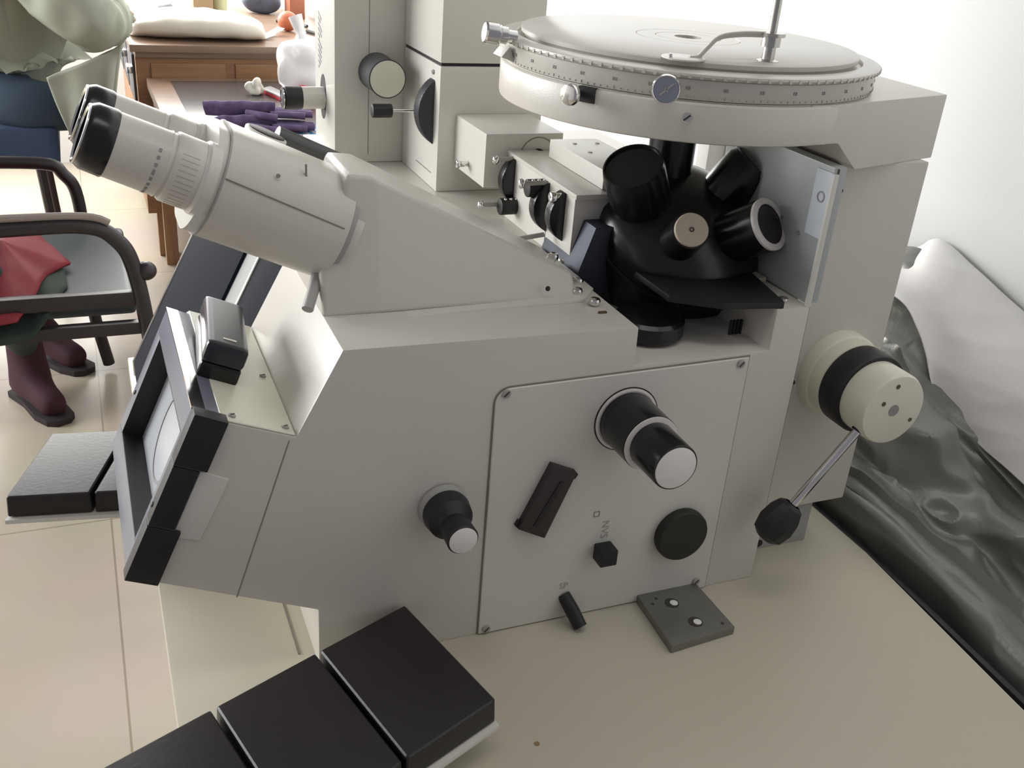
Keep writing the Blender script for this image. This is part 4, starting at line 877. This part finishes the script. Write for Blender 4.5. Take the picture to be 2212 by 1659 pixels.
# coat skirt hanging beside the leg: tapering folded flap
b = B(); rws = []
for i in range(31):
    u = i / 30; xl = -.085 + .090 * u ** 1.2 + (.03 if u > .8 else 0) * (u - .8) * 5; xr = .145 - .07 * u ** .7; zt = .83 - .02 * u; row = []
    for j in range(41):
        v = j / 40; x = xl + (xr - xl) * v; z = .845 - .10 * (1 - v) * (1 - u) - .40 * u * (1 - .10 * v)
        y = 3.405 + .018 * math.sin(v * 9 + u * 2.5) * (.3 + u) + .02 * noise.noise(Vector((x * 10, z * 9, 2)))
        row.append((x, y, z))
    rws.append(row)
grid(b, rws); sk = obj('coat_skirt', b, COATM, p1, ang=80); sk.modifiers.new('t', 'SOLIDIFY').thickness = .012
def hand(wr, d, up, parent, curl=.35, s=1.0):
    wr = Vector(wr); d = Vector(d).normalized(); up = Vector(up); up = (up - d * up.dot(d)).normalized(); sd = d.cross(up)
    V = [(*(wr), .024 * s), (*(wr + d * .045 * s), .030 * s), (*(wr + d * .08 * s), .028 * s)]
    o = skin('hand', V, [(0, 1), (1, 2)], SKIN, parent)
    for k_ in range(4):
        base = wr + d * .085 * s + sd * (.027 - .018 * k_) * s; L_ = (.062, .072, .068, .052)[k_] * s
        p1_ = base + d * L_ * .45 - up * L_ * .1 * curl; p2_ = p1_ + d * L_ * .33 - up * L_ * .35 * curl; p3_ = p2_ + d * L_ * .22 - up * L_ * .4 * curl
        b = B(); tube(b, smooth_path([base - d * .012, p1_, p2_, p3_], 4), .008 * s, 8); obj('finger', b, SKIN, o, ang=80)
    t0 = wr + d * .03 * s + sd * .028 * s; b = B(); tube(b, smooth_path([t0, t0 + d * .025 * s + sd * .018 * s, t0 + d * .05 * s + sd * .024 * s], 4), .0095 * s, 8); obj('thumb', b, SKIN, o, ang=80)
hand((.132, 3.80, .872), (.25, 1, -.15), (0, 0, 1), p1); hand((.08, 4.03, .885), (.8, .6, -.15), (0, 0, 1), p1)
b = B(); leaf(b, [(-.30, 3.42, 1.02), (-.17, 3.40, .95), (-.165, 3.40, .90), (-.30, 3.42, .90)], .003); b.clear()
# second person, mostly outside the frame: red coat over the lap, maroon boots under the chair
p2 = person((-.42, 2.62, 0), 'person with a red jacket over the lap and maroon boots, sitting on the nearer chair')
V = [(-.45, 2.70, .58, .12), (-.46, 2.70, .78, .12), (-.46, 2.68, .98, .13), (-.46, 2.66, 1.10, .06), (-.46, 2.65, 1.17, .05), (-.46, 2.64, 1.26, .085), (-.46, 2.64, 1.34, .08),
     (-.33, 2.60, .545, .060), (-.245, 2.38, .505, .050), (-.21, 2.52, .33, .046), (-.205, 2.76, .16, .04),
     (-.50, 2.55, .545, .075), (-.42, 2.35, .52, .062), (-.37, 2.6, .33, .048), (-.22, 2.94, .17, .042)]
Eg = [(0, 1), (1, 2), (2, 3), (3, 4), (4, 5), (5, 6), (0, 7), (7, 8), (8, 9), (9, 10), (0, 11), (11, 12), (12, 13), (13, 14)]
TR = mat('dark_green_trousers', (.020, .032, .024), .85, var=.3, vscale=12)
skin('body', V, Eg, TR, p2)
head((-.46, 2.64, 1.30), (.1, -1, -.1), p2)
RED = mat('red_jacket', (.22, .014, .024), .7, var=.2, vscale=15)
V = [(-.46, 2.70, .74, .15), (-.46, 2.68, .92, .15), (-.46, 2.66, 1.04, .13), (-.30, 2.60, .98, .07), (-.27, 2.50, .78, .06), (-.30, 2.40, .68, .05), (-.62, 2.6, .98, .07), (-.64, 2.48, .78, .06), (-.58, 2.38, .68, .05)]
skin('jacket', V, [(0, 1), (1, 2), (2, 3), (3, 4), (4, 5), (2, 6), (6, 7), (7, 8)], RED, p2, 2, 1)
hand((-.30, 2.38, .67), (.1, -1, -.3), (0, 0, 1), p2); hand((-.58, 2.36, .67), (-.1, -1, -.3), (0, 0, 1), p2)
# jacket hem spread on the seat
def sheetpoly(name, pts, z0, th, m, parent, dome=.03):
    b = B(); n = len(pts); c = Vector((sum(p[0] for p in pts) / n, sum(p[1] for p in pts) / n)); rings = []
    for k_ in range(9):
        t = k_ / 8; ring = []
        for i in range(n * 4):
            a = pts[i // 4]; q = pts[(i // 4 + 1) % n]; f = (i % 4) / 4; x = a[0] + (q[0] - a[0]) * f; y = a[1] + (q[1] - a[1]) * f; zz = a[2] + (q[2] - a[2]) * f
            X = c.x + (x - c.x) * (1 - t); Y = c.y + (y - c.y) * (1 - t)
            ring.append(b.verts.new((X, Y, zz * (1 - t) + (z0 + dome) * t + .007 * noise.noise(Vector((X * 16, Y * 16, 5))))))
        rings.append(ring)
    for p, q in zip(rings[:-1], rings[1:]):
        for i in range(len(p)): b.faces.new((p[i], p[(i + 1) % len(p)], q[(i + 1) % len(p)], q[i]))
    b.faces.new(rings[-1]); o = obj(name, b, m, parent, ang=80); s_ = o.modifiers.new('t', 'SOLIDIFY'); s_.thickness = th; return o
sheetpoly('jacket_hem', [(-.36, 2.95, .50), (-.155, 2.86, .475), (-.130, 2.72, .48), (-.06, 2.53, .468), (-.112, 2.46, .465), (-.125, 2.38, .475), (-.145, 2.315, .455), (-.175, 2.25, .44), (-.30, 2.25, .44), (-.45, 2.3, .5)], .49, .006, RED, p2, .05)
sheetpoly('jacket_lining', [(-.36, 2.9, .47), (-.13, 2.62, .462), (-.075, 2.50, .459), (-.07, 2.40, .458), (-.095, 2.335, .456), (-.115, 2.262, .44), (-.15, 2.242, .40), (-.35, 2.24, .38)], .46, .004, TR, p2, .01)
b = B(); grid(b, [[(-.32 + .16 * j / 12, 2.56 + .055 * i / 6 + .02 * math.sin(j * .4), .548 - .0045 * j + .004 * noise.noise(Vector((i * .9, j * .9, 3)))) for j in range(13)] for i in range(7)])
o = obj('jacket_trim', b, mat('dark_embroidery', (.06, .07, .06), .8, var=.8, vscale=80), p2); o.modifiers.new('t', 'SOLIDIFY').thickness = .004
BOOT = mat('maroon_suede', (.045, .008, .016), .8, var=.35, vscale=20, bump=.5, bscale=150); SOLE = mat('boot_sole', (.02, .012, .014), .7)
def boot(heel, toe, top, parent):
    heel = Vector(heel); toe = Vector(toe); top = Vector(top); d_ = (toe - heel).normalized(); ank = heel + d_ * .035 + Vector((0, 0, .085))
    V = [(*(ank), .045), (*(ank.lerp(top, .5)), .047), (*top, .052), (*(heel + d_ * .03 + Vector((0, 0, .045))), .042), (*(heel.lerp(toe, .45) + Vector((0, 0, .05))), .043), (*(heel.lerp(toe, .72) + Vector((0, 0, .042))), .041), (*(heel.lerp(toe, .90) + Vector((0, 0, .036))), .033)]
    o = skin('boot', V, [(0, 1), (1, 2), (0, 3), (0, 4), (4, 5), (5, 6)], BOOT, parent)
    s_ = Vector((-d_.y, d_.x, 0)); b = B(); L = []
    for t, w_ in ((-.02, .022), (.0, .036), (.35, .036), (.7, .046), (.92, .038), (1.0, .018)): L.append(heel.lerp(toe, t) + s_ * w_)
    for t, w_ in ((1.0, .018), (.92, .038), (.7, .046), (.35, .034), (.0, .036), (-.02, .022)): L.append(heel.lerp(toe, t) - s_ * w_)
    addhull(b, [(p.x, p.y, .0) for p in L], [(p.x, p.y, .018) for p in L], .003); obj('sole', b, SOLE, o)
boot((-.235, 2.80, 0), (-.125, 2.58, 0), (-.20, 2.78, .26), p2)
boot((-.21, 3.06, 0), (-.055, 2.88, 0), (-.215, 2.98, .27), p2)
